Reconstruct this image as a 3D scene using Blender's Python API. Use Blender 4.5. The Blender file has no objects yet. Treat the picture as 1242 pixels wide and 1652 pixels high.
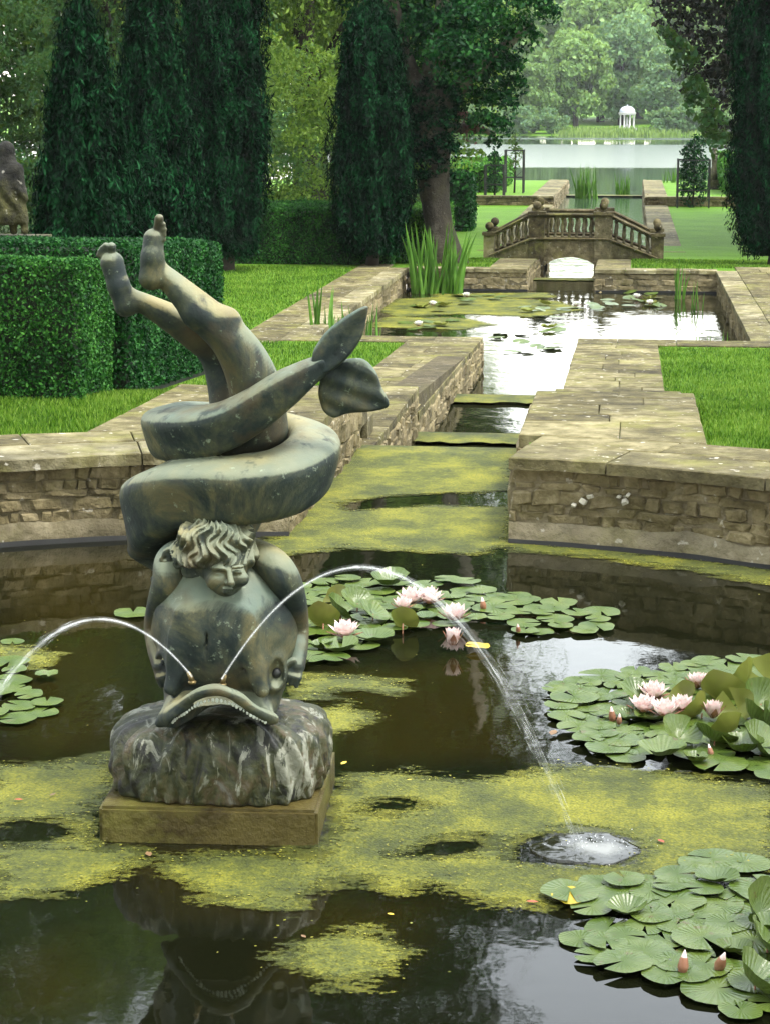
import bpy, bmesh, math, random
import numpy as np
from mathutils import Vector, Matrix, noise as mnoise

# ------------------------------------------------------------------ camera
F, CX, CY, VX, VY, EYE = 3200.0, 621.0, 826.0, 1022.0, 168.0, 2.2
PITCH = math.atan((CY - VY) / F)
YAW = math.atan((VX - CX) * math.cos(PITCH) / F)
scene = bpy.context.scene
C = scene.collection
cam_data = bpy.data.cameras.new('camera')
cam = bpy.data.objects.new('camera', cam_data)
C.objects.link(cam)
cam_data.sensor_fit = 'HORIZONTAL'
cam_data.sensor_width = 24.0
cam_data.lens = 24.0 * F / 1242.0
cam_data.clip_end = 3000.0
cam.location = (0, 0, EYE)
cam.rotation_euler = (math.pi / 2 - PITCH, 0, YAW)
scene.camera = cam

# ------------------------------------------------------------------ sky and sun (bright overcast, soft light from upper right)
SUN_ELEV, SUN_AZ = math.radians(66), math.radians(118)      # azimuth clockwise from +Y
world = bpy.data.worlds.new('World')
scene.world = world
world.use_nodes = True
wn, wl = world.node_tree.nodes, world.node_tree.links
wn.clear()
sky = wn.new('ShaderNodeTexSky')
sky.sky_type = 'NISHITA'
sky.sun_disc = False
sky.sun_elevation = SUN_ELEV
sky.sun_rotation = SUN_AZ
sky.air_density = 2.0
sky.dust_density = 1.0
sky.ozone_density = 1.0
hsv = wn.new('ShaderNodeHueSaturation')
hsv.inputs['Saturation'].default_value = 0.3
bg = wn.new('ShaderNodeBackground')
bg.inputs['Strength'].default_value = 0.15
wo = wn.new('ShaderNodeOutputWorld')
wl.new(sky.outputs[0], hsv.inputs['Color'])
wl.new(hsv.outputs[0], bg.inputs['Color'])
wl.new(bg.outputs[0], wo.inputs['Surface'])
sun_data = bpy.data.lights.new('sun', 'SUN')
sun_data.energy = 1.0
sun_data.angle = math.radians(14)
sun_data.color = (1.0, 0.95, 0.86)
sun = bpy.data.objects.new('sun', sun_data)
C.objects.link(sun)
sd = Vector((math.sin(SUN_AZ) * math.cos(SUN_ELEV), math.cos(SUN_AZ) * math.cos(SUN_ELEV), math.sin(SUN_ELEV)))
sun.rotation_euler = sd.to_track_quat('Z', 'Y').to_euler()
sun.location = (0, 0, 30)
vs = scene.view_settings
vs.view_transform = 'Standard'
vs.look = 'None'
vs.exposure = 2.6
vs.gamma = 1.0
vs.use_curve_mapping = False
cy = scene.cycles
cy.use_denoising = True
cy.max_bounces = 4
cy.diffuse_bounces = 2
cy.glossy_bounces = 2
cy.transmission_bounces = 3
cy.volume_bounces = 0
cy.transparent_max_bounces = 12
cy.caustics_reflective = False
cy.caustics_refractive = False
cy.sample_clamp_indirect = 6.0

# ------------------------------------------------------------------ helpers
_fw = np.array([-math.sin(YAW) * math.cos(PITCH), math.cos(YAW) * math.cos(PITCH), -math.sin(PITCH)])
_rt = np.array([math.cos(YAW), math.sin(YAW), 0.0])
_up = np.cross(_rt, _fw)
def at(x, y, Y=None, z=None):
    """world point seen at a photograph pixel, at a known distance Y along the canal or a known height z"""
    d = _fw + _rt * (x - CX) / F - _up * (y - CY) / F
    t = Y / d[1] if Y is not None else (z - EYE) / d[2]
    return np.array([0, 0, EYE]) + d * t

def tag(o, label=None, cat=None, group=None, kind=None):
    if label: o['label'] = label
    if cat: o['category'] = cat
    if group: o['group'] = group
    if kind: o['kind'] = kind
    return o
def link(o, parent=None):
    C.objects.link(o)
    if parent is not None: o.parent = parent
    return o
def empty(name, loc=(0, 0, 0), rz=0.0):
    o = bpy.data.objects.new(name, None)
    o.location = loc; o.rotation_euler = (0, 0, rz); o.empty_display_size = 0.1
    return link(o)
def make_mesh(name, verts, faces, m=None, smooth=False):
    me = bpy.data.meshes.new(name)
    verts = np.asarray(verts, dtype=np.float32)
    if isinstance(faces, np.ndarray):
        nf, k = faces.shape
        me.vertices.add(len(verts)); me.vertices.foreach_set('co', verts.ravel())
        me.loops.add(nf * k); me.loops.foreach_set('vertex_index', faces.astype(np.int32).ravel())
        me.polygons.add(nf); me.polygons.foreach_set('loop_start', np.arange(0, nf * k, k, dtype=np.int32))
        me.update(calc_edges=True); me.validate()
    else:
        me.from_pydata([tuple(map(float, v)) for v in verts], [], faces)
    if m: me.materials.append(m)
    if smooth: me.shade_smooth()
    me.update()
    return me
def obj(name, verts, faces, m=None, parent=None, smooth=False):
    return link(bpy.data.objects.new(name, make_mesh(name, verts, faces, m, smooth)), parent)
def mobj(name, me, parent=None, loc=(0, 0, 0), rot=(0, 0, 0), scale=(1, 1, 1)):
    o = bpy.data.objects.new(name, me)
    o.location = loc; o.rotation_euler = rot; o.scale = scale
    return link(o, parent)
class MB:
    """collects boxes, tubes and lathes into one mesh"""
    def __init__(s): s.v = []; s.f = []
    def add(s, v, f):
        n = len(s.v); s.v += [tuple(map(float, p)) for p in v]; s.f += [tuple(i + n for i in q) for q in f]
    def box(s, x0, x1, y0, y1, z0, z1):
        s.add([(x0,y0,z0),(x1,y0,z0),(x1,y1,z0),(x0,y1,z0),(x0,y0,z1),(x1,y0,z1),(x1,y1,z1),(x0,y1,z1)],
              [(3,2,1,0),(4,5,6,7),(0,1,5,4),(1,2,6,5),(2,3,7,6),(3,0,4,7)])
    def lathe(s, prof, cx=0, cy=0, z=0, n=16, cap=True):
        v = []; f = []
        for r, h in prof:
            for i in range(n):
                a = 2 * math.pi * i / n
                v.append((cx + r * math.cos(a), cy + r * math.sin(a), z + h))
        for j in range(len(prof) - 1):
            for i in range(n):
                k = (i + 1) % n
                f.append((j*n+i, j*n+k, (j+1)*n+k, (j+1)*n+i))
        if cap:
            f.append(tuple(range(n - 1, -1, -1))); f.append(tuple(range((len(prof)-1)*n, len(prof)*n)))
        s.add(v, f)
    def tube(s, pts, rad, n=8, cap=True):
        pts = [Vector(p) for p in pts]; v = []; f = []
        t0 = (pts[1] - pts[0]).normalized()
        ref = Vector((0, 0, 1)) if abs(t0.z) < .9 else Vector((1, 0, 0))
        u = t0.cross(ref).normalized()
        for i, p in enumerate(pts):
            t = (pts[min(i+1, len(pts)-1)] - pts[max(i-1, 0)]).normalized()
            u = (u - t * u.dot(t)).normalized(); w = t.cross(u)
            r = rad[i] if hasattr(rad, '__len__') else rad
            for k in range(n):
                a = 2 * math.pi * k / n
                v.append(p + (u * math.cos(a) + w * math.sin(a)) * r)
        for i in range(len(pts) - 1):
            for k in range(n):
                q = (k + 1) % n
                f.append((i*n+k, i*n+q, (i+1)*n+q, (i+1)*n+k))
        if cap:
            f.append(tuple(range(n - 1, -1, -1))); f.append(tuple(range((len(pts)-1)*n, len(pts)*n)))
        s.add(v, f)
    def build(s, name, m, parent=None, smooth=False):
        o = obj(name, s.v, s.f, m, parent, smooth)
        return o

# ------------------------------------------------------------------ materials
def new_mat(name):
    m = bpy.data.materials.new(name); m.use_nodes = True
    nt = m.node_tree
    return m, nt, nt.nodes['Principled BSDF']
def node(nt, t, **kw):
    n = nt.nodes.new(t)
    for k, v in kw.items():
        if k in n.inputs: n.inputs[k].default_value = v
        else: setattr(n, k, v)
    return n
def wpos(nt, scale=(1, 1, 1)):
    g = node(nt, 'ShaderNodeNewGeometry')
    mp = node(nt, 'ShaderNodeMapping'); mp.inputs['Scale'].default_value = scale
    nt.links.new(g.outputs['Position'], mp.inputs['Vector'])
    return mp.outputs[0]
def noise(nt, vec, scale, detail=4, rough=.55, dist=0.0):
    n = node(nt, 'ShaderNodeTexNoise', Scale=scale, Detail=detail, Roughness=rough, Distortion=dist)
    nt.links.new(vec, n.inputs['Vector'])
    return n.outputs['Fac']
def ramp(nt, fac, stops, interp='LINEAR'):
    r = node(nt, 'ShaderNodeValToRGB'); cr = r.color_ramp; cr.interpolation = interp
    while len(cr.elements) < len(stops): cr.elements.new(.5)
    for e, (p, c) in zip(cr.elements, stops):
        e.position = p; e.color = (c[0], c[1], c[2], 1) if hasattr(c, '__len__') else (c, c, c, 1)
    nt.links.new(fac, r.inputs[0])
    return r.outputs[0]
def mixc(nt, fac, a, b, mode='MIX'):
    n = node(nt, 'ShaderNodeMix', data_type='RGBA', blend_type=mode)
    for i, x in ((0, fac), (6, a), (7, b)):
        if hasattr(x, 'is_output'): nt.links.new(x, n.inputs[i])
        elif i == 0: n.inputs[0].default_value = x
        else: n.inputs[i].default_value = (*x, 1)
    return n.outputs[2]
def math_(nt, op, a, b=0.0, c=None, clamp=False):
    n = node(nt, 'ShaderNodeMath', operation=op, use_clamp=clamp)
    for i, x in enumerate((a, b) if c is None else (a, b, c)):
        if hasattr(x, 'is_output'): nt.links.new(x, n.inputs[i])
        else: n.inputs[i].default_value = x
    return n.outputs[0]
def bump(nt, bsdf, h, strength=.4, dist=.02):
    b = node(nt, 'ShaderNodeBump', Strength=strength, Distance=dist)
    nt.links.new(h, b.inputs['Height']); nt.links.new(b.outputs[0], bsdf.inputs['Normal'])

def stone_mat(name, cols, scale=5.0, lichen=.0, moss=.0, bscale=45, rough=.9, spread=.5, bstr=.6):
    m, nt, b = new_mat(name)
    p = wpos(nt)
    inf = node(nt, 'ShaderNodeObjectInfo')
    add = node(nt, 'ShaderNodeVectorMath', operation='ADD')
    cmb = node(nt, 'ShaderNodeCombineXYZ')
    r9 = math_(nt, 'MULTIPLY', inf.outputs['Random'], 37.0)
    for i in range(3): nt.links.new(r9, cmb.inputs[i])
    nt.links.new(p, add.inputs[0]); nt.links.new(cmb.outputs[0], add.inputs[1])
    v = add.outputs[0]
    n1 = noise(nt, v, scale, 6, .65)
    sh = math_(nt, 'MULTIPLY_ADD', inf.outputs['Random'], spread, -.5 * spread)
    f = math_(nt, 'ADD', n1, sh, clamp=True)
    col = ramp(nt, f, [(.25, cols[0]), (.5, cols[1]), (.75, cols[2])])
    n2 = noise(nt, p, 1.3, 5, .6)
    col = mixc(nt, ramp(nt, n2, [(.42, 0), (.68, .7)]), col, tuple(.5 * c for c in cols[0]))
    if moss:
        n3 = noise(nt, p, 2.1, 6, .7)
        col = mixc(nt, ramp(nt, n3, [(.5, 0), (.68, moss)]), col, (.16, .155, .035))
    if lichen:
        n4 = noise(nt, p, 16, 3, .5)
        col = mixc(nt, ramp(nt, n4, [(.66, 0), (.70, lichen)]), col, (.55, .52, .44))
    nt.links.new(col, b.inputs['Base Color'])
    b.inputs['Roughness'].default_value = rough
    b.inputs['Specular IOR Level'].default_value = .25
    h = math_(nt, 'ADD', noise(nt, v, bscale, 5, .7), math_(nt, 'MULTIPLY', noise(nt, v, bscale * .22, 4, .6), 2.0))
    bump(nt, b, h, bstr, .02)
    return m
def plain_mat(name, col, rough=.7, var=.3, scale=8, bstr=.2, metallic=0.0):
    m, nt, b = new_mat(name)
    n1 = noise(nt, wpos(nt), scale, 5, .6)
    nt.links.new(ramp(nt, n1, [(.3, tuple(c * (1 - var) for c in col)), (.7, tuple(min(1, c * (1 + var)) for c in col))]), b.inputs['Base Color'])
    b.inputs['Roughness'].default_value = rough
    b.inputs['Metallic'].default_value = metallic
    if bstr: bump(nt, b, noise(nt, wpos(nt), scale * 6, 4, .6), bstr, .01)
    return m
def leaf_mat(name, dark, mid, light, trans=.35, rough=.5, clump=1.2, spec=.2):
    m, nt, b = new_mat(name)
    g = node(nt, 'ShaderNodeNewGeometry')
    n1 = noise(nt, g.outputs['Position'], clump, 3, .6)
    f = math_(nt, 'MULTIPLY_ADD', g.outputs['Random Per Island'], .6, math_(nt, 'MULTIPLY_ADD', n1, 1.0, -.3))
    col = ramp(nt, f, [(.2, dark), (.5, mid), (.85, light)])
    nt.links.new(col, b.inputs['Base Color'])
    b.inputs['Roughness'].default_value = rough
    b.inputs['Specular IOR Level'].default_value = spec
    tr = node(nt, 'ShaderNodeBsdfTranslucent')
    nt.links.new(mixc(nt, .5, col, (.30, .42, .05), 'MIX') if trans > .3 else col, tr.inputs['Color'])
    mx = node(nt, 'ShaderNodeMixShader'); mx.inputs[0].default_value = trans
    out = nt.nodes['Material Output']
    nt.links.new(b.outputs[0], mx.inputs[1]); nt.links.new(tr.outputs[0], mx.inputs[2]); nt.links.new(mx.outputs[0], out.inputs['Surface'])
    return m

M = {}
M['wall'] = stone_mat('rubble_stone', [(.075, .059, .026), (.175, .142, .072), (.32, .265, .155)], 11, .4, .15, 26, spread=.12, bstr=1.0)
M['mortar'] = stone_mat('mortar', [(.058, .047, .024), (.138, .114, .062), (.24, .20, .125)], 9, .2, .2, 30, bstr=1.0)
M['pale'] = plain_mat('white_lichen_stone', (.36, .34, .27), .9, .2, 20)
M['render'] = stone_mat('cement_render', [(.045, .037, .019), (.110, .093, .052), (.21, .18, .115)], 9, .3, .3, 26, bstr=.9)
M['slab'] = stone_mat('weathered_slab', [(.028, .022, .009), (.098, .083, .034), (.23, .20, .105)], 7, .5, .6, 24, spread=.25, bstr=.8)
M['coping'] = stone_mat('coping_stone', [(.040, .033, .014), (.145, .125, .060), (.31, .28, .17)], 6, .5, .5, 26, spread=.25, bstr=.8)
M['bed'] = stone_mat('bedding', [(.06, .055, .03), (.10, .09, .05), (.15, .13, .07)], 6, 0, .5, 40)
M['bridge'] = stone_mat('bridge_stone', [(.018, .014, .006), (.070, .056, .025), (.165, .138, .072)], 9, .25, .6, 40, spread=.3)
M['bridge_pale'] = stone_mat('bridge_pale_stone', [(.045, .037, .018), (.140, .118, .062), (.25, .22, .135)], 9, .2, .6, 40, spread=.2)
M['dark_band'] = plain_mat('waterline_stain', (.006, .0065, .006), .95, .4, 12)
M['temple'] = plain_mat('temple_stucco', (.36, .36, .335), .7, .08, 2, 0)
M['lead'] = plain_mat('lead_roof', (.30, .32, .36), .5, .15, 1, 0)
M['old_stone'] = stone_mat('statue_stone', [(.006, .006, .005), (.022, .021, .015), (.085, .08, .052)], 12, .3, .3, 30, bstr=1.0)
M['bark'] = stone_mat('bark', [(.03, .025, .017), (.09, .078, .06), (.21, .19, .155)], 5, .1, .1, 30, bstr=1.0)
M['bark_dark'] = plain_mat('dark_bark', (.025, .018, .012), .95, .5, 8, .8)
M['iron'] = plain_mat('black_iron', (.012, .012, .012), .5, .3, 10, 0)
M['brass'] = plain_mat('old_brass', (.16, .12, .05), .4, .3, 40, 0, .7)
M['yew'] = leaf_mat('yew_needles', (.0005, .0028, .0011), (.0014, .0110, .0040), (.0085, .052, .016), .12, .7, 3.5, .04)
M['yew_core'] = plain_mat('yew_twigs', (.006, .010, .005), .95, .4, 5, 0)
M['hedge'] = leaf_mat('box_leaves', (.003, .020, .005), (.008, .048, .010), (.026, .115, .018), .2, .5, 3, .1)
M['hedge_mid'] = leaf_mat('box_leaves_mid', (.005, .030, .006), (.016, .076, .012), (.055, .175, .026), .2, .5, 3, .1)
M['hedge_light'] = leaf_mat('box_leaves_light', (.016, .065, .010), (.050, .16, .018), (.12, .29, .036), .25, .5, 3, .1)
M['hedge_core'] = plain_mat('hedge_twigs', (.010, .016, .007), .95, .4, 5, 0)
M['maple'] = leaf_mat('maple_leaves', (.002, .015, .005), (.006, .040, .010), (.026, .098, .016), .3, .55, .9, .1)
M['maple_light'] = leaf_mat('maple_leaves_light', (.04, .10, .02), (.09, .19, .03), (.20, .32, .05), .4, .45, 2)
M['wood'] = leaf_mat('woodland_leaves', (.022, .060, .012), (.10, .19, .028), (.26, .37, .07), .4, .5, .5)
M['wood_cool'] = leaf_mat('woodland_leaves_cool', (.007, .030, .012), (.020, .075, .025), (.06, .14, .042), .35, .5, .5)
M['beech'] = leaf_mat('copper_beech_leaves', (.006, .010, .006), (.020, .022, .015), (.05, .040, .028), .2, .45, .8)
M['copper'] = leaf_mat('reddish_leaves', (.03, .015, .012), (.08, .035, .03), (.14, .06, .05), .3, .45, .8)
M['far'] = leaf_mat('far_leaves', (.050, .105, .030), (.10, .19, .050), (.19, .30, .085), .35, .5, .06)  # leaf colour lightened to carry part of the distance haze
M['far_cool'] = leaf_mat('far_leaves_cool', (.042, .095, .045), (.08, .16, .065), (.14, .24, .095), .35, .5, .06)  # haze paleness mixed into the leaf colour here too
M['reed'] = leaf_mat('reed_blades', (.03, .09, .012), (.07, .17, .022), (.14, .28, .04), .3, .4, 3)
M['reed_pale'] = leaf_mat('pale_reed_blades', (.07, .13, .025), (.13, .21, .04), (.20, .28, .065), .3, .5, 1)
M['pad'] = leaf_mat('lily_leaf', (.024, .048, .006), (.048, .080, .010), (.095, .125, .024), .05, .34, 9, .45)
M['pad_under'] = leaf_mat('lily_leaf_underside', (.07, .06, .015), (.11, .12, .022), (.15, .18, .03), .25, .4, 6)
M['pad_yellow'] = leaf_mat('lily_leaf_yellow', (.30, .20, .015), (.38, .27, .02), (.20, .21, .03), .1, .4, 20)
M['petal'] = leaf_mat('lily_petal', (.72, .44, .43), (.78, .60, .57), (.82, .74, .68), .25, .5, 40)
M['sepal'] = leaf_mat('lily_sepal', (.16, .07, .035), (.26, .12, .07), (.40, .22, .15), .1, .4, 20)
M['white_petal'] = leaf_mat('white_lily_petal', (.62, .60, .52), (.74, .73, .66), (.80, .80, .76), .2, .5, 40)
M['stamen'] = plain_mat('lily_stamen', (.75, .48, .06), .6, .2, 30, 0)

def grass_mat():
    m, nt, b = new_mat('mown_grass')
    p = wpos(nt)
    a = noise(nt, p, .9, 4, .6); f = noise(nt, wpos(nt, (1, .6, 1)), 55, 4, .7)
    t = math_(nt, 'MULTIPLY_ADD', f, .8, math_(nt, 'MULTIPLY_ADD', a, .5, -.2))
    nt.links.new(ramp(nt, t, [(.15, (.030, .080, .004)), (.5, (.085, .190, .008)), (.85, (.15, .28, .022))]), b.inputs['Base Color'])
    b.inputs['Roughness'].default_value = .8
    b.inputs['Specular IOR Level'].default_value = .15
    bump(nt, b, noise(nt, p, 70, 4, .8), 1.0, .03)
    return m
M['grass'] = grass_mat()
M['blades'] = leaf_mat('grass_blades', (.024, .070, .003), (.078, .172, .009), (.19, .29, .040), .3, .5, 1.6)

def water_mat(name, deep=(.004, .0045, .0018), murk=(.0105, .0085, .0016), rip=.025, ripscale=3.0, attr=True, rough=.03):
    m, nt, b = new_mat(name)
    col = None
    if attr:
        a = node(nt, 'ShaderNodeAttribute', attribute_name='murk')
        n = noise(nt, wpos(nt), 3.5, 6, .65)
        f = math_(nt, 'ADD', a.outputs['Fac'], math_(nt, 'MULTIPLY_ADD', n, .5, -.25))
        col = ramp(nt, f, [(.12, deep), (.9, murk)])
        nt.links.new(col, b.inputs['Base Color'])
    else:
        b.inputs['Base Color'].default_value = (*deep, 1)
    b.inputs['Roughness'].default_value = rough
    b.inputs['IOR'].default_value = 1.333
    h = math_(nt, 'ADD', noise(nt, wpos(nt, (1, .5, 1)), ripscale, 3, .5), math_(nt, 'MULTIPLY', noise(nt, wpos(nt), ripscale * 6, 2, .5), .08))
    bump(nt, b, h, rip, .1)
    return m
M['water'] = water_mat('pond_water')
M['canal'] = water_mat('canal_water', rip=.075, ripscale=4.0, attr=False, deep=(.010, .011, .004))
M['canal_far'] = water_mat('far_canal_water', deep=(.03, .05, .03), rip=.10, ripscale=3, attr=False, rough=.06)

def lake_mat():
    m, nt, b = new_mat('lake_water')
    p = wpos(nt)
    s = node(nt, 'ShaderNodeSeparateXYZ'); nt.links.new(p, s.inputs[0])
    n = noise(nt, wpos(nt, (.03, .05, 1)), 1.0, 3, .5)
    y = math_(nt, 'ADD', s.outputs['Y'], math_(nt, 'MULTIPLY_ADD', n, 8.0, -4.0))
    f = math_(nt, 'DIVIDE', math_(nt, 'SUBTRACT', y, 80.0), 160.0)
    # wind-ruffled water from about 118 m to 190 m, calm water before and behind it
    r = ramp(nt, f, [(.0, .05), (.225, .06), (.245, .20), (.66, .22), (.675, .05), (.82, .05), (.84, .25), (.89, .25), (.9, .05)])
    nt.links.new(r, b.inputs['Roughness'])
    b.inputs['Base Color'].default_value = (.03, .045, .03, 1)
    b.inputs['IOR'].default_value = 1.333
    return m
M['lake'] = lake_mat()

def algae_mat():
    m, nt, b = new_mat('duckweed')
    p = wpos(nt)
    a = node(nt, 'ShaderNodeAttribute', attribute_name='cover')
    vor = node(nt, 'ShaderNodeTexVoronoi', Scale=110.0); nt.links.new(p, vor.inputs['Vector'])
    n1 = noise(nt, p, 2.6, 8, .72); n2 = noise(nt, p, 60, 4, .7); n3 = noise(nt, wpos(nt, (.6, 1.6, 1)), 7, 6, .7)
    t = math_(nt, 'ADD', math_(nt, 'MULTIPLY_ADD', n1, 1.9, -.64), math_(nt, 'MULTIPLY_ADD', n2, .75, -.32))
    col = ramp(nt, t, [(.14, (.016, .022, .003)), (.32, (.070, .078, .006)), (.52, (.175, .168, .010)), (.74, (.25, .232, .014)), (.94, (.34, .32, .07))])
    col = mixc(nt, math_(nt, 'MULTIPLY', vor.outputs['Distance'], .9, clamp=True), col, (.05, .06, .008))
    nt.links.new(col, b.inputs['Base Color'])
    b.inputs['Roughness'].default_value = .75
    b.inputs['Specular IOR Level'].default_value = .3
    bump(nt, b, math_(nt, 'ADD', n2, math_(nt, 'MULTIPLY', vor.outputs['Distance'], -1.5)), .5, .008)
    # the mat thins and breaks up towards its edge
    e = math_(nt, 'ADD', a.outputs['Fac'], math_(nt, 'ADD', math_(nt, 'MULTIPLY_ADD', n3, .36, -.18), math_(nt, 'MULTIPLY_ADD', n2, .14, -.07)))
    e = math_(nt, 'ADD', e, .035)
    al = ramp(nt, e, [(.0, 0), (.02, .55), (.06, .65), (.08, 1)])
    tr = node(nt, 'ShaderNodeBsdfTransparent'); mx = node(nt, 'ShaderNodeMixShader')
    nt.links.new(al, mx.inputs[0]); nt.links.new(tr.outputs[0], mx.inputs[1]); nt.links.new(b.outputs[0], mx.inputs[2])
    nt.links.new(mx.outputs[0], nt.nodes['Material Output'].inputs['Surface'])
    return m
M['algae'] = algae_mat()
M['fleck'] = leaf_mat('duckweed_flecks', (.05, .055, .006), (.13, .125, .012), (.24, .225, .05), .1, .7, 5)

def bronze_mat():
    m, nt, b = new_mat('verdigris_bronze')
    p = wpos(nt)
    n1 = noise(nt, p, 4.2, 7, .7, .6); n2 = noise(nt, p, 26, 5, .7); n3 = noise(nt, p, 2.2, 4, .6)
    base = ramp(nt, n1, [(.33, (.003, .006, .0075)), (.44, (.012, .020, .018)), (.52, (.036, .043, .027)), (.63, (.090, .082, .038))])
    # rain-washed patina plus painted top light: up-facing surfaces pale, sides dark
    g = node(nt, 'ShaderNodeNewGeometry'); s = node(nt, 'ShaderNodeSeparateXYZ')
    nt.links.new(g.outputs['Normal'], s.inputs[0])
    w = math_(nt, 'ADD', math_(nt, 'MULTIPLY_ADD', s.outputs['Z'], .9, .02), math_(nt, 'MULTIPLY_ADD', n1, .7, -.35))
    wash_toplight = ramp(nt, w, [(.26, 0), (.42, 1)])
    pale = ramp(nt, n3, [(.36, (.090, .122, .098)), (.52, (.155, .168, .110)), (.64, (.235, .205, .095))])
    col = mixc(nt, math_(nt, 'MULTIPLY', wash_toplight, .92), base, pale)
    st = noise(nt, wpos(nt, (1, 1, .18)), 14, 4, .6)
    col = mixc(nt, ramp(nt, st, [(.56, 0), (.68, .8)]), col, (.010, .018, .020))
    rust = noise(nt, p, 4.0, 5, .6)
    col = mixc(nt, ramp(nt, rust, [(.52, 0), (.66, .55)]), col, (.085, .058, .022))
    col = mixc(nt, ramp(nt, n2, [(.62, 0), (.72, .5)]), col, (.30, .36, .26))
    nt.links.new(col, b.inputs['Base Color'])
    b.inputs['Roughness'].default_value = .62
    b.inputs['Metallic'].default_value = .0
    b.inputs['Specular IOR Level'].default_value = .3
    bump(nt, b, n2, .3, .01)
    return m
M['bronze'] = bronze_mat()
def mound_mat():
    m, nt, b = new_mat('stained_wave_mound')
    p = wpos(nt)
    n1 = noise(nt, p, 6, 6, .65, 1.2); n2 = noise(nt, wpos(nt, (1, 1, .28)), 12, 6, .7, 1.0); n3 = noise(nt, p, 30, 4, .6)
    col = ramp(nt, n1, [(.38, (.004, .005, .003)), (.46, (.018, .023, .005)), (.52, (.036, .036, .010)), (.58, (.050, .036, .014)), (.66, (.085, .085, .066))])
    col = mixc(nt, ramp(nt, n2, [(.565, 0), (.605, .9)]), col, (.17, .175, .135))
    col = mixc(nt, ramp(nt, n2, [(.40, .95), (.45, 0)]), col, (.005, .005, .004))
    nt.links.new(col, b.inputs['Base Color'])
    b.inputs['Roughness'].default_value = .6
    bump(nt, b, math_(nt, 'ADD', n2, n3), .5, .02)
    return m
M['mound'] = mound_mat()
M['plinth'] = stone_mat('wet_plinth_stone', [(.006, .004, .002), (.018, .012, .004), (.075, .060, .018)], 4, .0, .7, 45, .35, bstr=.35)
M['tooth'] = plain_mat('tooth_patina', (.42, .46, .40), .5, .2, 40, 0)
M['eye'] = plain_mat('dark_bronze', (.004, .006, .005), .55, .3, 30, 0)

def jet_mat(lo_, hi_):
    m, nt, b = new_mat('spraying_water')
    b.inputs['Base Color'].default_value = (.92, .95, .97, 1)
    b.inputs['Roughness'].default_value = .25
    tr = node(nt, 'ShaderNodeBsdfTransparent'); mx = node(nt, 'ShaderNodeMixShader')
    f = noise(nt, wpos(nt), 16, 2, .5)
    nt.links.new(ramp(nt, f, [(.3, lo_), (.7, hi_)]), mx.inputs[0])
    nt.links.new(tr.outputs[0], mx.inputs[1]); nt.links.new(b.outputs[0], mx.inputs[2])
    nt.links.new(mx.outputs[0], nt.nodes['Material Output'].inputs['Surface'])
    return m
M['jet'] = jet_mat(.12, .24)
M['jet_soft'] = jet_mat(.05, .14)
M['jet_mist'] = jet_mat(.010, .035)
M['foam'] = plain_mat('white_foam', (.75, .78, .80), .4, .15, 40, .5)
def splash_mat():
    m, nt, b = new_mat('churned_water')
    a = node(nt, 'ShaderNodeAttribute', attribute_name='foam'); p = wpos(nt)
    n = noise(nt, p, 14, 4, .6, .6)
    f = ramp(nt, math_(nt, 'ADD', a.outputs['Fac'], math_(nt, 'MULTIPLY_ADD', n, 1.1, -.55)), [(.30, 0), (.72, 1)])
    nt.links.new(mixc(nt, f, (.010, .010, .004), (.20, .205, .195)), b.inputs['Base Color'])
    nt.links.new(ramp(nt, f, [(0, .06), (1, .5)]), b.inputs['Roughness'])
    b.inputs['IOR'].default_value = 1.333
    bump(nt, b, noise(nt, p, 18, 2, .5), .10, .02)
    return m
M['splash'] = splash_mat()
def vein(m):
    """fine radial veins on the lily leaves"""
    nt = m.node_tree; b = nt.nodes['Principled BSDF']
    tc = node(nt, 'ShaderNodeTexCoord'); g = node(nt, 'ShaderNodeTexGradient', gradient_type='RADIAL'); nt.links.new(tc.outputs['Object'], g.inputs['Vector'])
    w = math_(nt, 'PINGPONG', math_(nt, 'MULTIPLY', g.outputs['Fac'], 26.0), .5)
    src = b.inputs['Base Color'].links[0].from_socket
    nt.links.new(mixc(nt, ramp(nt, w, [(.02, .28), (.09, 0)]), src, (.11, .17, .05)), b.inputs['Base Color'])
    src = b.inputs['Base Color'].links[0].from_socket
    sp = noise(nt, wpos(nt), 22, 4, .7)
    nt.links.new(mixc(nt, ramp(nt, sp, [(.62, 0), (.68, .75)]), src, (.075, .055, .018)), b.inputs['Base Color'])
    bump(nt, b, math_(nt, 'ADD', w, noise(nt, wpos(nt), 60, 3, .6)), .25, .01)
vein(M['pad'])

# ================================================================== large structure
PCX, PCY, PR = -1.24, 5.85, 4.12                # fountain pond circle
CL, CR = -1.64, -0.56                           # canal walls
ML, MR = -1.72, -0.58                           # mouth of the pond
def lerp_table(t):
    xs = [a for a, _ in t]; ys = [b for _, b in t]
    return lambda y: float(np.interp(y, xs, ys))
ground_z = lerp_table([(-400, .40), (10.6, .40), (12.4, .34), (13.2, .25), (15.6, -.16), (18, -.28), (22, -.415), (33, -.42), (37, -.60), (46, -.92),
                       (63.39, -.92), (63.41, -.66), (77.6, -.66), (80.5, -2.2), (86, -4), (232, -4), (240, -1.6), (244, -1.2), (262, -.6), (330, 1.0), (900, 6)])
def in_hole(x, y):
    if (x - PCX) ** 2 + (y - PCY) ** 2 < (PR + .12) ** 2: return True
    if ML - .06 < x < MR + .06 and 9 < y < 12.8: return True
    if CL - .06 < x < CR + .06 and 12.5 < y < 41: return True
    if -3.66 < x < 1.46 and 22.44 < y < 32.26: return True
    if -2.46 < x < .46 and 41 < y < 80: return True
    return False
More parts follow.
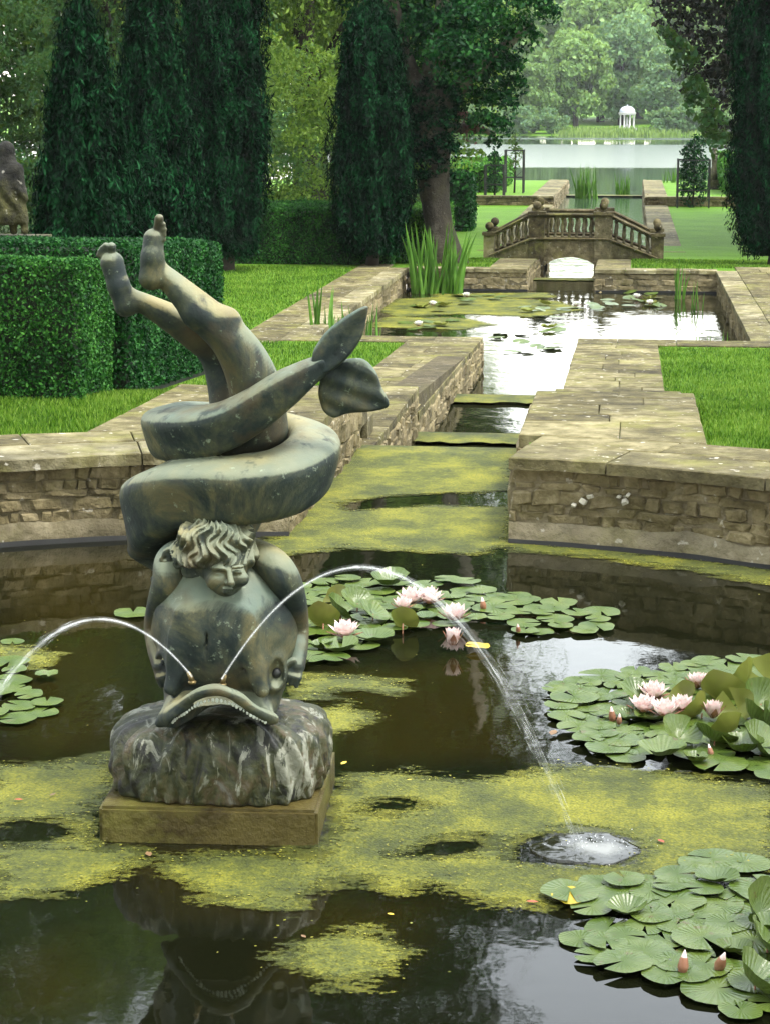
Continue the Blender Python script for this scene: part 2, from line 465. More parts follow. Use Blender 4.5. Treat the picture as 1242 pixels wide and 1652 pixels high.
def build_ground():
    xs = sorted(set([-900, -300, -120, -60, -30, -20, -14, 14, 20, 30, 60, 120, 300, 900] + list(np.round(np.arange(-11, 9.01, .5), 3))
                    + [ML - .06, MR + .06, CL - .06, CR + .06, -3.66, 1.46, -2.46, .46, -3.149, -3.12, -2.449, -2.42, .30, .329, .40, .429] + list(np.round(np.arange(-5.6, 3.2, .14), 3))))
    ys = sorted(set([-300, -100, -30, -10, -4] + list(np.round(np.arange(-1, 14, .14), 3)) + list(np.round(np.arange(14, 15.4, .2), 3)) + [15.54, 15.61] + list(np.round(np.arange(15.8, 42, .5), 3)) + list(range(42, 82, 2))
                    + [12.8, 12.5, 22.44, 32.26, 41, 63.39, 63.41, 77.6, 80.5, 84, 86, 100, 232, 236, 240, 244, 250, 262, 290, 330, 450, 900]))
    nx, ny = len(xs), len(ys)
    def gzz(x, y):
        z = ground_z(y) - .004
        if 12.74 < y < 15.6 and -3.15 < x < .43: z = min(z, -.08)
        if 15.55 < y < 22.1 and -2.45 < x < .33: z = min(z, float(np.interp(y, [15.58, 22.5], [-.205, -.40])) - .06)
        return z
    v = np.array([(x, y, gzz(x, y)) for y in ys for x in xs])
    f = []
    for j in range(ny - 1):
        for i in range(nx - 1):
            if not in_hole((xs[i] + xs[i+1]) / 2, (ys[j] + ys[j+1]) / 2):
                a = j * nx + i
                f.append((a, a + 1, a + nx + 1, a + nx))
    o = obj('lawn', v, np.array(f), M['grass'], smooth=True)
    return tag(o, kind='structure')
build_ground()

# ---- polygons traced for what floats on the pond; px outlines are turned into metres on the water
def poly_world(px, z=0.0): return np.array([at(x, y, z=z)[:2] for x, y in px])
def sdist(P, poly):
    """signed distance of points to a polygon, positive inside"""
    d = np.full(len(P), 1e9); ins = np.zeros(len(P), bool)
    n = len(poly)
    for i in range(n):
        a, b = poly[i], poly[(i + 1) % n]
        e = b - a; w = P - a
        t = np.clip((w @ e) / (e @ e + 1e-12), 0, 1)
        d = np.minimum(d, np.hypot(*(w - t[:, None] * e).T))
        c = (a[1] > P[:, 1]) != (b[1] > P[:, 1])
        ins ^= c & (P[:, 0] < (b[0] - a[0]) * (P[:, 1] - a[1]) / (b[1] - a[1] + 1e-12) + a[0])
    return np.where(ins, d, -d)
ALGAE = [
    [(430, 900), (560, 884), (680, 892), (760, 896), (826, 880), (835, 700), (400, 700)],
    [(800, 872), (1000, 888), (1260, 920), (1260, 948), (1120, 922), (960, 900), (830, 890)],
    [(548, 1262), (640, 1246), (760, 1262), (900, 1238), (1010, 1236), (1120, 1256), (1260, 1272), (1260, 1400), (1150, 1395), (1090, 1420), (985, 1428),
     (880, 1468), (770, 1452), (700, 1428), (640, 1440), (560, 1412), (505, 1440), (470, 1420), (540, 1335)],
    [(-20, 1238), (90, 1232), (185, 1222), (185, 1300), (150, 1305), (152, 1370), (240, 1372), (225, 1398), (120, 1436), (-20, 1456)],
    [(455, 1540), (520, 1508), (585, 1500), (640, 1535), (615, 1580), (545, 1592), (480, 1572)],
    [(480, 1092), (560, 1088), (655, 1106), (640, 1120), (560, 1112), (520, 1128), (480, 1128)],
    [(490, 1150), (560, 1140), (610, 1158), (560, 1180), (500, 1188)],
    [(-20, 1038), (40, 1046), (90, 1058), (60, 1078), (-20, 1082)],
    [(240, 1385), (520, 1378), (560, 1420), (470, 1470), (330, 1450)],
]
ALGAE_HOLES = [[(628, 1386), (690, 1358), (770, 1352), (800, 1366), (770, 1384), (690, 1384)],
               [(800, 1372), (850, 1352), (930, 1340), (1010, 1350), (1030, 1370), (990, 1396), (900, 1402), (840, 1394)],
               [(540, 812), (640, 800), (835, 792), (835, 818), (700, 816), (560, 826)],
               [(-20, 1330), (80, 1322), (140, 1340), (60, 1368), (-20, 1370)],
               [(560, 1300), (640, 1290), (700, 1300), (640, 1316), (570, 1318)]]
MURK = [[(150, 1360), (520, 1360), (600, 1430), (500, 1500), (260, 1480), (190, 1420)], [(480, 1080), (860, 1040), (900, 1230), (560, 1250), (480, 1200)],
        [(-20, 1540), (120, 1500), (200, 1580), (150, 1652), (-20, 1652)], [(-20, 900), (230, 890), (240, 1240), (-20, 1240)], [(440, 1440), (760, 1440), (640, 1600), (420, 1600)]]
def build_pond():
    h = .045
    xs = np.arange(-5.45, 2.98, h); ys = np.arange(1.65, 12.53, h)
    X, Y = np.meshgrid(xs, ys); P = np.stack([X.ravel(), Y.ravel()], 1)
    hole = lambda x, y: ((x - PCX) ** 2 + (y - PCY) ** 2 < (PR + .06) ** 2) | ((x > ML - .05) & (x < MR + .05) & (y > 9))
    keep = hole(P[:, 0], P[:, 1])
    nx = len(xs); idx = np.arange(len(P)).reshape(len(ys), nx)
    q = np.stack([idx[:-1, :-1], idx[:-1, 1:], idx[1:, 1:], idx[1:, :-1]], -1).reshape(-1, 4)
    q = q[keep[q].any(1)]
    mk = np.full(len(P), -1.0)
    for p in MURK: mk = np.maximum(mk, sdist(P, poly_world(p)))
    mk = np.clip(mk / .35 + .25, 0, .85)
    used = np.unique(q); re = np.full(len(P), -1); re[used] = np.arange(len(used))
    v = np.column_stack([P[used], np.zeros(len(used))])
    o = obj('pond_water', v, re[q], M['water'], smooth=True)
    a = o.data.attributes.new('murk', 'FLOAT', 'POINT'); a.data.foreach_set('value', mk[used].astype(np.float32))
    tag(o, kind='structure')
    cv = np.full(len(P), -1.0)
    for p in ALGAE: cv = np.maximum(cv, sdist(P, poly_world(p)))
    for p in ALGAE_HOLES: cv = np.minimum(cv, -sdist(P, poly_world(p)) * 1.3)
    cv = np.clip(cv, -.4, .4)
    q2 = q[(cv[q] > -.30).any(1)]
    used = np.unique(q2); re = np.full(len(P), -1); re[used] = np.arange(len(used))
    v = np.column_stack([P[used], np.full(len(used), .004)])
    o = obj('duckweed', v, re[q2], M['algae'], smooth=True)
    a = o.data.attributes.new('cover', 'FLOAT', 'POINT'); a.data.foreach_set('value', cv[used].astype(np.float32))
    tag(o, 'yellow-green duckweed mats floating on the fountain pond', 'duckweed', kind='stuff')
    # loose fronds lying on the mats and drifting off their edges
    rs = np.random.RandomState(5); n = 60000
    G = np.stack([rs.uniform(-3.3, 1.2, n), rs.uniform(4.2, 12.4, n)], 1)
    gx = np.clip(((G[:, 0] - xs[0]) / h).astype(int), 0, nx - 1); gy = np.clip(((G[:, 1] - ys[0]) / h).astype(int), 0, len(ys) - 1)
    c = cv.reshape(len(ys), nx)[gy, gx]
    G = G[(rs.uniform(0, 1, n) < np.clip(np.exp(-np.abs(c - .03) / .07), .06 * (c > 0), 1) * np.where(c < 0, .12, .8)) & hole(G[:, 0], G[:, 1]) & (np.hypot((G[:, 0] + 1.24) / .36, (G[:, 1] - 5.88) / .34) > 1)]
    m_ = len(G); r_ = rs.uniform(.0025, .0062, m_)[:, None]; a_ = rs.uniform(0, 6.28, m_)
    d1 = np.stack([np.cos(a_), np.sin(a_), rs.normal(0, .12, m_)], 1) * r_; d2 = np.stack([-np.sin(a_), np.cos(a_), rs.normal(0, .12, m_)], 1) * r_ * .75
    P3 = np.column_stack([G, .0065 + rs.uniform(0, .004, m_)])
    V = np.stack([P3 - d1, P3 - d2, P3 + d1, P3 + d2], 1).reshape(-1, 3)
    tag(obj('loose_fronds', V, np.arange(m_ * 4).reshape(m_, 4), M['fleck'], o), kind='stuff')
build_pond()
def water_sheet(name, x0, x1, y0, y1, z, m):
    o = obj(name, [(x0, y0, z), (x1, y0, z), (x1, y1, z), (x0, y1, z)], [(0, 1, 2, 3)], m)
    return tag(o, kind='structure')
W1, W2, W3, W4, LAKE = -.39, -.58, -.765, -1.15, -1.4
water_sheet('canal_water', CL - .05, CR + .05, 12.74, 15.45, W1, M['canal'])
water_sheet('canal_water', CL - .05, CR + .05, 15.55, 19.0, W2, M['canal'])
water_sheet('canal_water', CL - .05, CR + .05, 19.0, 22.47, W3, M['canal'])
water_sheet('pool_water', -3.65, 1.45, 22.47, 32.25, W3, M['canal'])
water_sheet('canal_water', CL - .05, CR + .05, 32.25, 34.4, W3 + .004, M['canal'])
water_sheet('canal_water', CL - .05, CR + .05, 34.6, 41.1, W4, M['canal_far'])
water_sheet('canal_water', -2.45, .45, 41.1, 79.5, W4, M['canal_far'])
water_sheet('lake', -500, 500, 79.5, 243, LAKE, M['lake'])

# ---- a thin skin of duckweed on the pool and the canal steps
def algae_sheet(name, label, polys, z, res=.09, spread=.4):
    pl = [poly_world(p, z) for p in polys]
    allp = np.concatenate(pl); lo, hi = allp.min(0) - .3, allp.max(0) + .3
    xs = np.arange(max(lo[0], -3.62), min(hi[0], 1.42), res); ys = np.arange(max(lo[1], 22.5), min(hi[1], 32.2), res * 1.6)
    X, Y = np.meshgrid(xs, ys); P = np.stack([X.ravel(), Y.ravel()], 1)
    cv = np.full(len(P), -1.0)
    for p in pl: cv = np.maximum(cv, sdist(P, p))
    cv = np.clip(cv * .8, -.4, .4)
    idx = np.arange(len(P)).reshape(len(ys), len(xs))
    q = np.stack([idx[:-1, :-1], idx[:-1, 1:], idx[1:, 1:], idx[1:, :-1]], -1).reshape(-1, 4)
    o = obj(name, np.column_stack([P, np.full(len(P), z + .005)]), q, M['algae'], smooth=True)
    a = o.data.attributes.new('cover', 'FLOAT', 'POINT'); a.data.foreach_set('value', cv.astype(np.float32))
    return tag(o, label, 'duckweed', kind='stuff')
algae_sheet('duckweed', 'streaks of duckweed across the cross-shaped pool below the steps',
            [[(640, 482), (760, 478), (900, 486), (940, 500), (860, 512), (740, 506), (640, 512), (610, 500)],
             [(620, 512), (740, 512), (800, 524), (740, 532), (600, 528)], [(700, 474), (880, 472), (900, 480), (700, 482)]], W3)

# ------------------------------------------------------------------ stone pieces
rng = random.Random(7)
_stone_cache = {}
def stone_mesh(m, k):
    key = (m.name, k)
    if key in _stone_cache: return _stone_cache[key]
    r = random.Random(100 + k); bm = bmesh.new()
    bmesh.ops.create_cube(bm, size=1.0)
    for v in bm.verts: v.co += Vector((r.uniform(-.14, .14), r.uniform(-.05, .05), r.uniform(-.15, .15)))
    bmesh.ops.bevel(bm, geom=bm.edges[:], offset=.12, segments=1, affect='EDGES', profile=.5)
    for v in bm.verts: v.co += Vector((r.uniform(-.03, .03), r.uniform(-.06, .06), r.uniform(-.03, .03)))
    me = bpy.data.meshes.new('stone'); bm.to_mesh(me); bm.free()
    me.materials.append(m)
    _stone_cache[key] = me
    return me
def wall_run(parent, pts, top, bottom, course, width, m=None, depth=.14, name='stone', jut=.018):
    """courses of separate stones along a polyline; the exposed face is to the right of the walking direction"""
    m = m or M['wall']
    seg = []; L = 0
    for a, b in zip(pts[:-1], pts[1:]):
        d = math.hypot(b[0] - a[0], b[1] - a[1]); seg.append((L, d, a, b)); L += d
    def where(s):
        for l0, d, a, b in seg:
            if s <= l0 + d + 1e-6:
                t = (s - l0) / d; return a[0] + (b[0]-a[0])*t, a[1] + (b[1]-a[1])*t, math.atan2(b[1]-a[1], b[0]-a[0])
        l0, d, a, b = seg[-1]
        return b[0], b[1], math.atan2(b[1]-a[1], b[0]-a[0])
    z = 0.0; H = 1.0
    x, y, _ = where(L / 2); H = max(.05, top(y) - bottom(y))
    n = max(1, round(H / course)); hs = [rng.uniform(.55, 1.6) for _ in range(n)]; tot = sum(hs); hs = [h / tot for h in hs]
    acc = 0.0
    for h in hs:
        s = -rng.uniform(0, width * .6)
        while s < L:
            w = width * rng.uniform(.4, 1.9); e = min(s + w, L); st = max(s, 0)
            if e - st > .03:
                x, y, a = where((st + e) / 2)
                zt, zb = top(y), bottom(y); hh = (zt - zb) * h; zc = zb + (zt - zb) * (acc + h / 2)
                out = rng.uniform(-.4, 1) * jut
                nx, ny = math.sin(a), -math.cos(a)
                cx, cyy = x - nx * (depth / 2 - out), y - ny * (depth / 2 - out)
                mobj(name, stone_mesh(m, rng.randrange(7)), parent, (cx, cyy, zc), (rng.uniform(-.06, .06), rng.uniform(-.07, .07), a + rng.uniform(-.05, .05)), (max(.02, (e - st) * 1.06), depth, max(.02, hh * 1.10)))
            s += w
        acc += h
def prism(P2, zf, th, ch=.005, jit=0.0):
    """a stone slab with worn arrises; zf gives the height of its top"""
    P2 = [Vector((p[0], p[1])) for p in P2]
    c = sum(P2, Vector((0, 0))) / len(P2); n = len(P2)
    zt = [zf(p.x, p.y) + rng.uniform(-jit, jit) for p in P2]
    ins = [p + (c - p).normalized() * ch * 1.8 for p in P2]
    v = [(p.x, p.y, z - th) for p, z in zip(P2, zt)] + [(p.x, p.y, z - ch) for p, z in zip(P2, zt)] + [(p.x, p.y, z) for p, z in zip(ins, zt)]
    f = [tuple(range(n - 1, -1, -1)), tuple(range(2 * n, 3 * n))]
    for k in range(n):
        q = (k + 1) % n
        f += [(k, q, n + q, n + k), (n + k, n + q, 2 * n + q, 2 * n + k)]
    return v, f
def slab(parent, P2, zf, th=.07, m=None, name='paving_slab', jit=.003):
    cx = sum(p[0] for p in P2) / len(P2); cyy = sum(p[1] for p in P2) / len(P2)
    v, f = prism(P2, zf, th, .005, jit)
    zc = zf(cx, cyy)
    o = obj(name, [(a - cx, b - cyy, c - zc) for a, b, c in v], f, m or M['slab'], parent)
    o.location = (cx, cyy, zc)
    return o
def pave(parent, x0, x1, y0, y1, zf, row=.42, width=.6, m=None, front=None, gap=.004, name='paving_slab'):
    y = y0
    first = True
    while y < y1 - .02:
        d = row * rng.uniform(.7, 1.35); ye = min(y + d, y1)
        if y1 - ye < row * .35: ye = y1
        x = x0
        while x < x1 - .02:
            w = width * rng.uniform(.6, 1.4); xe = min(x + w, x1)
            if x1 - xe < width * .35: xe = x1
            j = lambda: rng.uniform(-.004, .004)
            xa, xb, ya, yb = x + gap / 2, xe - gap / 2, y + gap / 2, ye - gap / 2
            if first and front:
                P = [(xa, front(xa)), ((xa+xb)/2, front((xa+xb)/2)), (xb, front(xb)), (xb, yb), (xa, yb)]
            else:
                mx = (xa + xb) / 2
                P = [(xa + j(), ya + j()), (mx, ya + j()), (xb + j(), ya + j()), (xb + j(), yb + j()), (mx, yb + j()), (xa + j(), yb + j())]
            slab(parent, P, zf, .07, m, name)
            x = xe
        y = ye; first = False
def bed(name, P2, zf, drop, m, kind='structure'):
    o = obj(name, [(x, y, zf(x, y) - drop) for x, y in P2], [tuple(range(len(P2)))], m)
    return tag(o, kind=kind)

def arc(phi, r): return (PCX + r * math.sin(phi), PCY + r * math.cos(phi))
PHI_R, PHI_L = math.asin((MR - PCX) / PR), math.asin((ML - PCX) / PR)
COP = lambda x, y: float(np.interp(y, [9.0, 10.0, 12.75], [.456, .456, .388]))
def ring_slab(parent, a0, a1, r0, r1, m, name, th=.07):
    k = 4; g = .004
    inner = [arc(a0 + (a1 - a0) * i / k, r0) for i in range(k + 1)]
    outer = [arc(a0 + (a1 - a0) * i / k, r1) for i in range(k, -1, -1)]
    slab(parent, inner[::-1] + outer[::-1] if False else inner + outer, COP, th, m, name)
# --- fountain pond wall, one thing on each side of the canal mouth
def pond_wall(side, label):
    a_in, a_end = (PHI_R, math.radians(64)) if side > 0 else (PHI_L, -math.radians(64))
    n = 24
    pts = [arc(a_in + (a_end - a_in) * i / n, PR + .014) for i in range(n + 1)]
    back = [arc(a_in + (a_end - a_in) * i / n, PR + .3) for i in range(n + 1)]
    v = [(x, y, z) for z in (-.6, .385) for x, y in pts + back[::-1]]
    k = len(pts) * 2
    f = [(i, (i + 1) % k, k + (i + 1) % k, k + i) for i in range(k)] + [tuple(range(k, 2 * k))]
    w = tag(obj('pond_wall', v, f, M['mortar']), label, 'wall')
    run = [arc(a_in + (a_end - a_in) * i / n, PR) for i in range(n + 1)]
    if side > 0: run = run[::-1]                    # walking so that the pond lies on the right hand
    run = run[::-1] if side > 0 else run[::-1]
    # exposed face must look towards the pond centre
    if side < 0: run = run
    a, b = run[0], run[1]
    nx, ny = (b[1] - a[1]), -(b[0] - a[0])
    if nx * (PCX - a[0]) + ny * (PCY - a[1]) < 0: run = run[::-1]
    wall_run(w, run, lambda y: .392, lambda y: .112, .052, .12, jut=.014)
    # smooth rendered foot and black waterline band
    def strip(name, r0, r1, z0, z1, m, wob):
        vv = []; ff = []
        for i in range(n * 2 + 1):
            ph = a_in + (a_end - a_in) * i / (n * 2)
            zt = z1 + wob * (mnoise.noise(Vector((ph * 14, z1, side))) )
            vv += [(*arc(ph, r0), z0), (*arc(ph, r0), zt), (*arc(ph, r1), zt)]
        for i in range(n * 2):
            b0 = 3 * i
            ff += [(b0, b0 + 1, b0 + 4, b0 + 3), (b0 + 1, b0 + 2, b0 + 5, b0 + 4)]
        obj(name, vv, ff, m, w, True)
    if side > 0:
        for (px_, py_, s_) in ((936, 811, .026), (949, 803, .020), (921, 818, .016), (1010, 808, .020), (1000, 800, .014), (1016, 797, .012)):
            q = at(px_, py_, Y=9.78); dx, dy = PCX - q[0], PCY - q[1]; d_ = math.hypot(dx, dy); k_ = (PR - .022) / d_
            mobj('pale_stone', stone_mesh(M['pale'], int(px_) % 7), w, (PCX - dx * k_, PCY - dy * k_, q[2]), (rng.uniform(-.5, .5), rng.uniform(-.5, .5), math.atan2(-dx, dy) + math.pi), (s_ * 1.5, .03, s_))
    strip('rendered_foot', PR - .012, PR + .1, .0, .118, M['render'], .035)
    strip('waterline_band', PR - .022, PR + .0, -.1, .026, M['dark_band'], .006)
    ph = a_in; s = 1 if side > 0 else -1
    while abs(ph) < abs(a_end):
        d = rng.uniform(.5, .85) / PR; e = ph + s * d
        a0, a1 = sorted((ph + s * .001, e - s * .001))
        ring_slab(w, a0, a1, PR - .045 + rng.uniform(-.012, .012), PR + .36, M['coping'], 'coping_stone', .062)
        ph = e
    return w
pond_wall(1, 'curved rubble wall of the fountain pond beside the grass lawn, white lichen spots')
pond_wall(-1, 'curved rubble wall of the fountain pond in front of the clipped box hedges')
# --- terrace paving round the pond
front = lambda x: PCY + math.sqrt(max(.01, (PR + .77) ** 2 - (x - PCX) ** 2))
def terrace(side):
    x0, x1 = (MR, .43) if side > 0 else (-2.93, ML)
    s = 1 if side > 0 else -1
    a0, a1 = (PHI_R, math.radians(60)) if side > 0 else (PHI_L, -math.radians(60))
    pts = [arc(a0 + (a1 - a0) * i / 12, PR + .3) for i in range(13)] + [arc(a1 + (a0 - a1) * i / 12, PR + .74) for i in range(13)]
    if side < 0: pts = pts[::-1]
    t = bed('terrace_paving', pts, COP, .03, M['bed'])
    bb = MB(); bb.box(x0 + .01, x1 - .01, 10.2, 12.72, -.5, .345); bb.build('paving_bed', M['bed'], t)
    ph = a0
    while abs(ph) < abs(a1):
        d = rng.uniform(.4, .75) / (PR + .55); e = ph + s * d
        q0, q1 = sorted((ph + s * .001, e - s * .001))
        ring_slab(t, q0, q1, PR + .37, PR + .76, M['slab'], 'paving_slab')
        ph = e
    pave(t, x0, x1, 10.80, 12.75, COP, .36, .5, front=front)
    # two stone steps down to the canal walk
    for k in range(2):
        slab(t, [(x0, 12.76 + .3*k), (x1, 12.76 + .3*k), (x1, 13.05 + .3*k), (x0, 13.05 + .3*k)], lambda x, y, k=k: .26 - .13 * k, .14, M['coping'], 'step')
    return t
terrace(1); terrace(-1)
# --- mouth of the pond: side walls and the weir
def straight_wall(name, label, p0, p1, top, bottom, course=.085, width=.22, m=None, thick=.3, cop=None, cop_w=.34, cop_len=.7):
    """p0->p1 with the exposed face on the right hand"""
    a = math.atan2(p1[1] - p0[1], p1[0] - p0[0]); nx, ny = math.sin(a), -math.cos(a)
    q = [(p[0] - nx * o, p[1] - ny * o) for o in (.012, thick) for p in (p0, p1)]
    v = []
    for (x, y) in (q[0], q[1], q[3], q[2]): v.append((x, y, bottom(y) - .3))
    for (x, y) in (q[0], q[1], q[3], q[2]): v.append((x, y, top(y) - .006))
    w = tag(obj(name, v, [(3,2,1,0),(4,5,6,7),(0,1,5,4),(1,2,6,5),(2,3,7,6),(3,0,4,7)], M['mortar']), label, 'wall')
    wall_run(w, [p0, p1], top, bottom, course, width, m)
    if cop:
        L = math.hypot(p1[0]-p0[0], p1[1]-p0[1]); s = 0; tx, ty = math.cos(a), math.sin(a)
        while s < L - .05:
            e = min(L, s + cop_len * rng.uniform(.7, 1.4))
            if L - e < .25: e = L
            A = lambda t, o: (p0[0] + tx * t - nx * o, p0[1] + ty * t - ny * o)
            slab(w, [A(s + .004, -.03), A(e - .004, -.03), A(e - .004, cop_w), A(s + .004, cop_w)], lambda x, y: cop(y), .06, M['coping'], 'coping_stone')
            s = e
    return w
straight_wall('retaining_wall', 'short stone wall at the pond mouth under the terrace, facing the canal', (ML, 9.98), (ML, 12.72), lambda y: .36, lambda y: -.02)
straight_wall('retaining_wall', 'short stone wall of the pond mouth under the lichen-spotted terrace edge', (MR, 12.72), (MR, 9.98), lambda y: .36, lambda y: -.02)
def weir(label, x0, x1, y0, y1, z, drop):
    o = MB(); o.box(x0, x1, y0, y1, z - drop - .2, z)
    w = tag(o.build('weir', M['plinth']), label, 'weir')
    n = 14; vv = []; ff = []
    for i in range(n + 1):
        x = x0 + (x1 - x0) * i / n
        vv += [(x, y0 - .05 - rng.uniform(0, .12), z + .008), (x, y1 + .012, z + .010), (x, y1 + .02, z - .05 - rng.uniform(0, .06))]
    for i in range(n):
        b0 = 3 * i
        ff += [(b0, b0 + 3, b0 + 4, b0 + 1), (b0 + 1, b0 + 4, b0 + 5, b0 + 2)]
    mo = obj('moss', vv, ff, M['algae'], w, True)
    a = mo.data.attributes.new('cover', 'FLOAT', 'POINT'); a.data.foreach_set('value', np.full(len(vv), .22, np.float32))
    return w
weir('mossy stone weir at the outlet of the fountain pond', ML - .05, MR + .05, 12.53, 12.74, -.004, .4)
weir('narrow mossy weir across the canal between the two walks', CL - .04, CR + .04, 15.22, 15.55, W1 + .02, .22)
weir('mossy weir in the canal nearest the cross-shaped pool', CL - .04, CR + .04, 18.62, 19.02, W2 + .018, .22)

weir('stone sill where the cross-shaped pool spills towards the bridge', CL - .04, CR + .04, 34.3, 34.62, W3 + .01, .5)
# --- canal walks
z_mid = lambda x, y: 0.0 if y < 15.58 else float(np.interp(y, [15.58, 22.5], [-.205, -.40]))
zt_mid = lambda y: z_mid(0, y) - .06
straight_wall('canal_wall', 'stone canal wall just beyond the pond weir, along the upper walk', (CL, 12.76), (CL, 15.56), lambda y: -.06, lambda y: W1 - .02, .08, .2)
straight_wall('canal_wall', 'stone canal wall sloping down to the cross-shaped pool, opposite the lawn', (CL, 15.57), (CL, 22.5), zt_mid, lambda y: W3 - .02 if y > 19 else W2 - .02, .10, .24)
straight_wall('canal_wall', 'stone canal wall under the walk beside the bright lawn', (CR, 22.5), (CR, 12.76), zt_mid, lambda y: W3 - .02, .12, .3)
for (x0, x1, xs) in ((-3.15, CL, -2.45), (CR, .42, .33)):
    t = bed('canal_path', [(x0, 13.36), (x1, 13.36), (x1, 15.56), (x0, 15.56)], lambda x, y: 0, .03, M['bed'])
    bb = MB(); bb.box(x0 + .02, x1 - .02, 15.0, 15.57, -.5, -.04); bb.build('paving_bed', M['bed'], t)
    pave(t, x0, x1, 12.76 if x0 < -3 else 13.36, 15.57, lambda x, y: 0, .4, .55, M['slab'])
    a0, a1 = (xs, x1) if x0 < -3 else (x0, xs)
    t2 = bed('canal_path', [(a0, 15.58), (a1, 15.58), (a1, 22.0), (a0, 22.0)], lambda x, y: z_mid(x, y), .03, M['bed'])
    pave(t2, a0, a1, 15.58, 22.0, z_mid, .42, .5, M['slab'])

# --- the cross-shaped pool
ZP = -.40
zp = lambda x, y: ZP
PL_, PR_, PN, PF = -3.60, 1.40, 22.5, 32.2
t = bed('pool_surround', [(-4.42, 21.7), (PL_, 21.7), (PL_, 32.6), (-4.42, 32.6)], zp, .03, M['bed'])
pave(t, -4.42, PL_ - .3, 21.7, 32.9, zp, .55, .5)
pave(t, PL_ - .3, PL_ + .03, 22.5, 32.2, zp, .9, .4, M['coping'], name='coping_stone')
pave(t, PL_ - .3, CL, 21.98, 22.53, zp, .5, .7, M['slab'])
t = bed('pool_surround', [(PR_, 21.7), (2.35, 21.7), (2.35, 33), (PR_, 33)], zp, .03, M['bed'])
pave(t, PR_ + .3, 2.35, 21.7, 33.0, zp, .55, .5)
pave(t, PR_ - .03, PR_ + .3, 22.5, 32.2, zp, .9, .4, M['coping'], name='coping_stone')
pave(t, CR, PR_ + .3, 21.98, 22.53, zp, .5, .7, M['slab'])
lo = lambda y: W3 - .03
straight_wall('pool_wall', 'long side wall of the cross-shaped pool behind the reeds', (PL_, 22.5), (PL_, 32.2), lambda y: ZP - .06, lo, .11, .34)
straight_wall('pool_wall', 'long side wall of the cross-shaped pool beside the bare paving', (PR_, 32.2), (PR_, 22.5), lambda y: ZP - .06, lo, .11, .34)
straight_wall('pool_wall', 'far wall of the pool behind the tall iris clump', (PL_, 32.2), (CL, 32.2), lambda y: ZP - .06, lambda y: W3 + .03, .10, .30, cop=lambda y: ZP, cop_w=.35)
straight_wall('pool_wall', 'far wall of the pool in front of the grass strip by the bridge', (CR, 32.2), (PR_, 32.2), lambda y: ZP - .06, lambda y: W3 + .03, .10, .30, cop=lambda y: ZP, cop_w=.35)
for (xa, xb) in ((PL_, CL), (CR, PR_)):
    b_ = MB(); b_.box(xa, xb, 32.17, 32.3, W3 - .1, W3 + .03); tag(b_.build('waterline_ledge', M['dark_band']), kind='structure')
    b_ = MB(); b_.box(xa, xb, 22.5, 22.62, W3 - .3, ZP - .07); tag(b_.build('pool_near_wall', M['mortar']), kind='structure')
# canal from the pool to the bridge
z_far = lambda x, y: float(np.interp(y, [32.5, 35.2, 35.21, 38], [-.40, -.46, -.60, -.66]))
straight_wall('canal_wall', 'canal wall between the pool and the bridge, nearest the tree', (CL, 32.2), (CL, 41), lambda y: z_far(0, y) - .06, lambda y: W4 - .05, .1, .3)
straight_wall('canal_wall', 'canal wall between the pool and the bridge, beside the grass strip', (CR, 41), (CR, 32.2), lambda y: z_far(0, y) - .06, lambda y: W4 - .05, .1, .3)
for x0, x1 in ((-2.28, CL), (CR, .02)):
    t = bed('canal_path', [(x0, 32.56), (x1, 32.56), (x1, 36.8), (x0, 36.8)], lambda x, y: z_far(x, y), .03, M['bed'])
    pave(t, x0, x1, 32.57, 35.2, z_far, .6, .5); pave(t, x0, x1, 35.21, 36.8, z_far, .6, .5)
# --- beyond the bridge: lower canal, walks and the cross wall
for s, (x0, x1) in (('a', (-3.15, -2.45)), ('b', (.42, 1.13))):
    t = bed('canal_path', [(x0, 42), (x1, 42), (x1, 63.3), (x0, 63.3)], lambda x, y: -.90, .01, M['slab'])
    pave(t, x0, x1, 41.0, 63.35, lambda x, y: -.885 if y > 44 else float(np.interp(y, [41, 44], [-.74, -.885])), 1.4, .8)
    t = bed('canal_path', [(x0, 63.7), (x1, 63.7), (x1, 77.5), (x0, 77.5)], lambda x, y: -.645, .01, M['slab'])
    pave(t, x0, x1, 63.75, 77.5, lambda x, y: -.63, 1.4, .8)
straight_wall('canal_wall', 'wall of the lower canal beyond the bridge on the hedge side', (-2.42, 41), (-2.42, 63.4), lambda y: -.93, lambda y: W4 - .05, .14, .6)
straight_wall('canal_wall', 'wall of the lower canal beyond the bridge on the open lawn side', (.42, 63.4), (.42, 41), lambda y: -.93, lambda y: W4 - .05, .14, .6)
straight_wall('canal_wall', 'last stretch of canal wall before the lake on the hedge side', (-2.42, 63.5), (-2.42, 78), lambda y: -.66, lambda y: W4 - .05, .14, .6)
straight_wall('canal_wall', 'last stretch of canal wall before the lake on the open side', (.42, 78), (.42, 63.5), lambda y: -.66, lambda y: W4 - .05, .14, .6)
straight_wall('cross_wall', 'low stone wall across the grass under the caged shrubs near the hedge', (-7.4, 63.35), (-2.45, 63.35), lambda y: -.69, lambda y: -.92, .12, .5, cop=lambda y: -.625, cop_w=.35, cop_len=1.2)
straight_wall('cross_wall', 'low stone wall across the grass under the caged shrub near the stone urn', (.45, 63.35), (5.5, 63.35), lambda y: -.69, lambda y: -.92, .12, .5, cop=lambda y: -.625, cop_w=.35, cop_len=1.2)
weir('low stone sill across the lower canal below the lake', -2.4, .4, 74.5, 75.2, W4 + .05, .2)
_b = MB(); _b.box(-2.45, .45, 77.6, 78.4, -2.5, W4 - .03); tag(_b.build('canal_sill', M['mortar']), kind='structure')

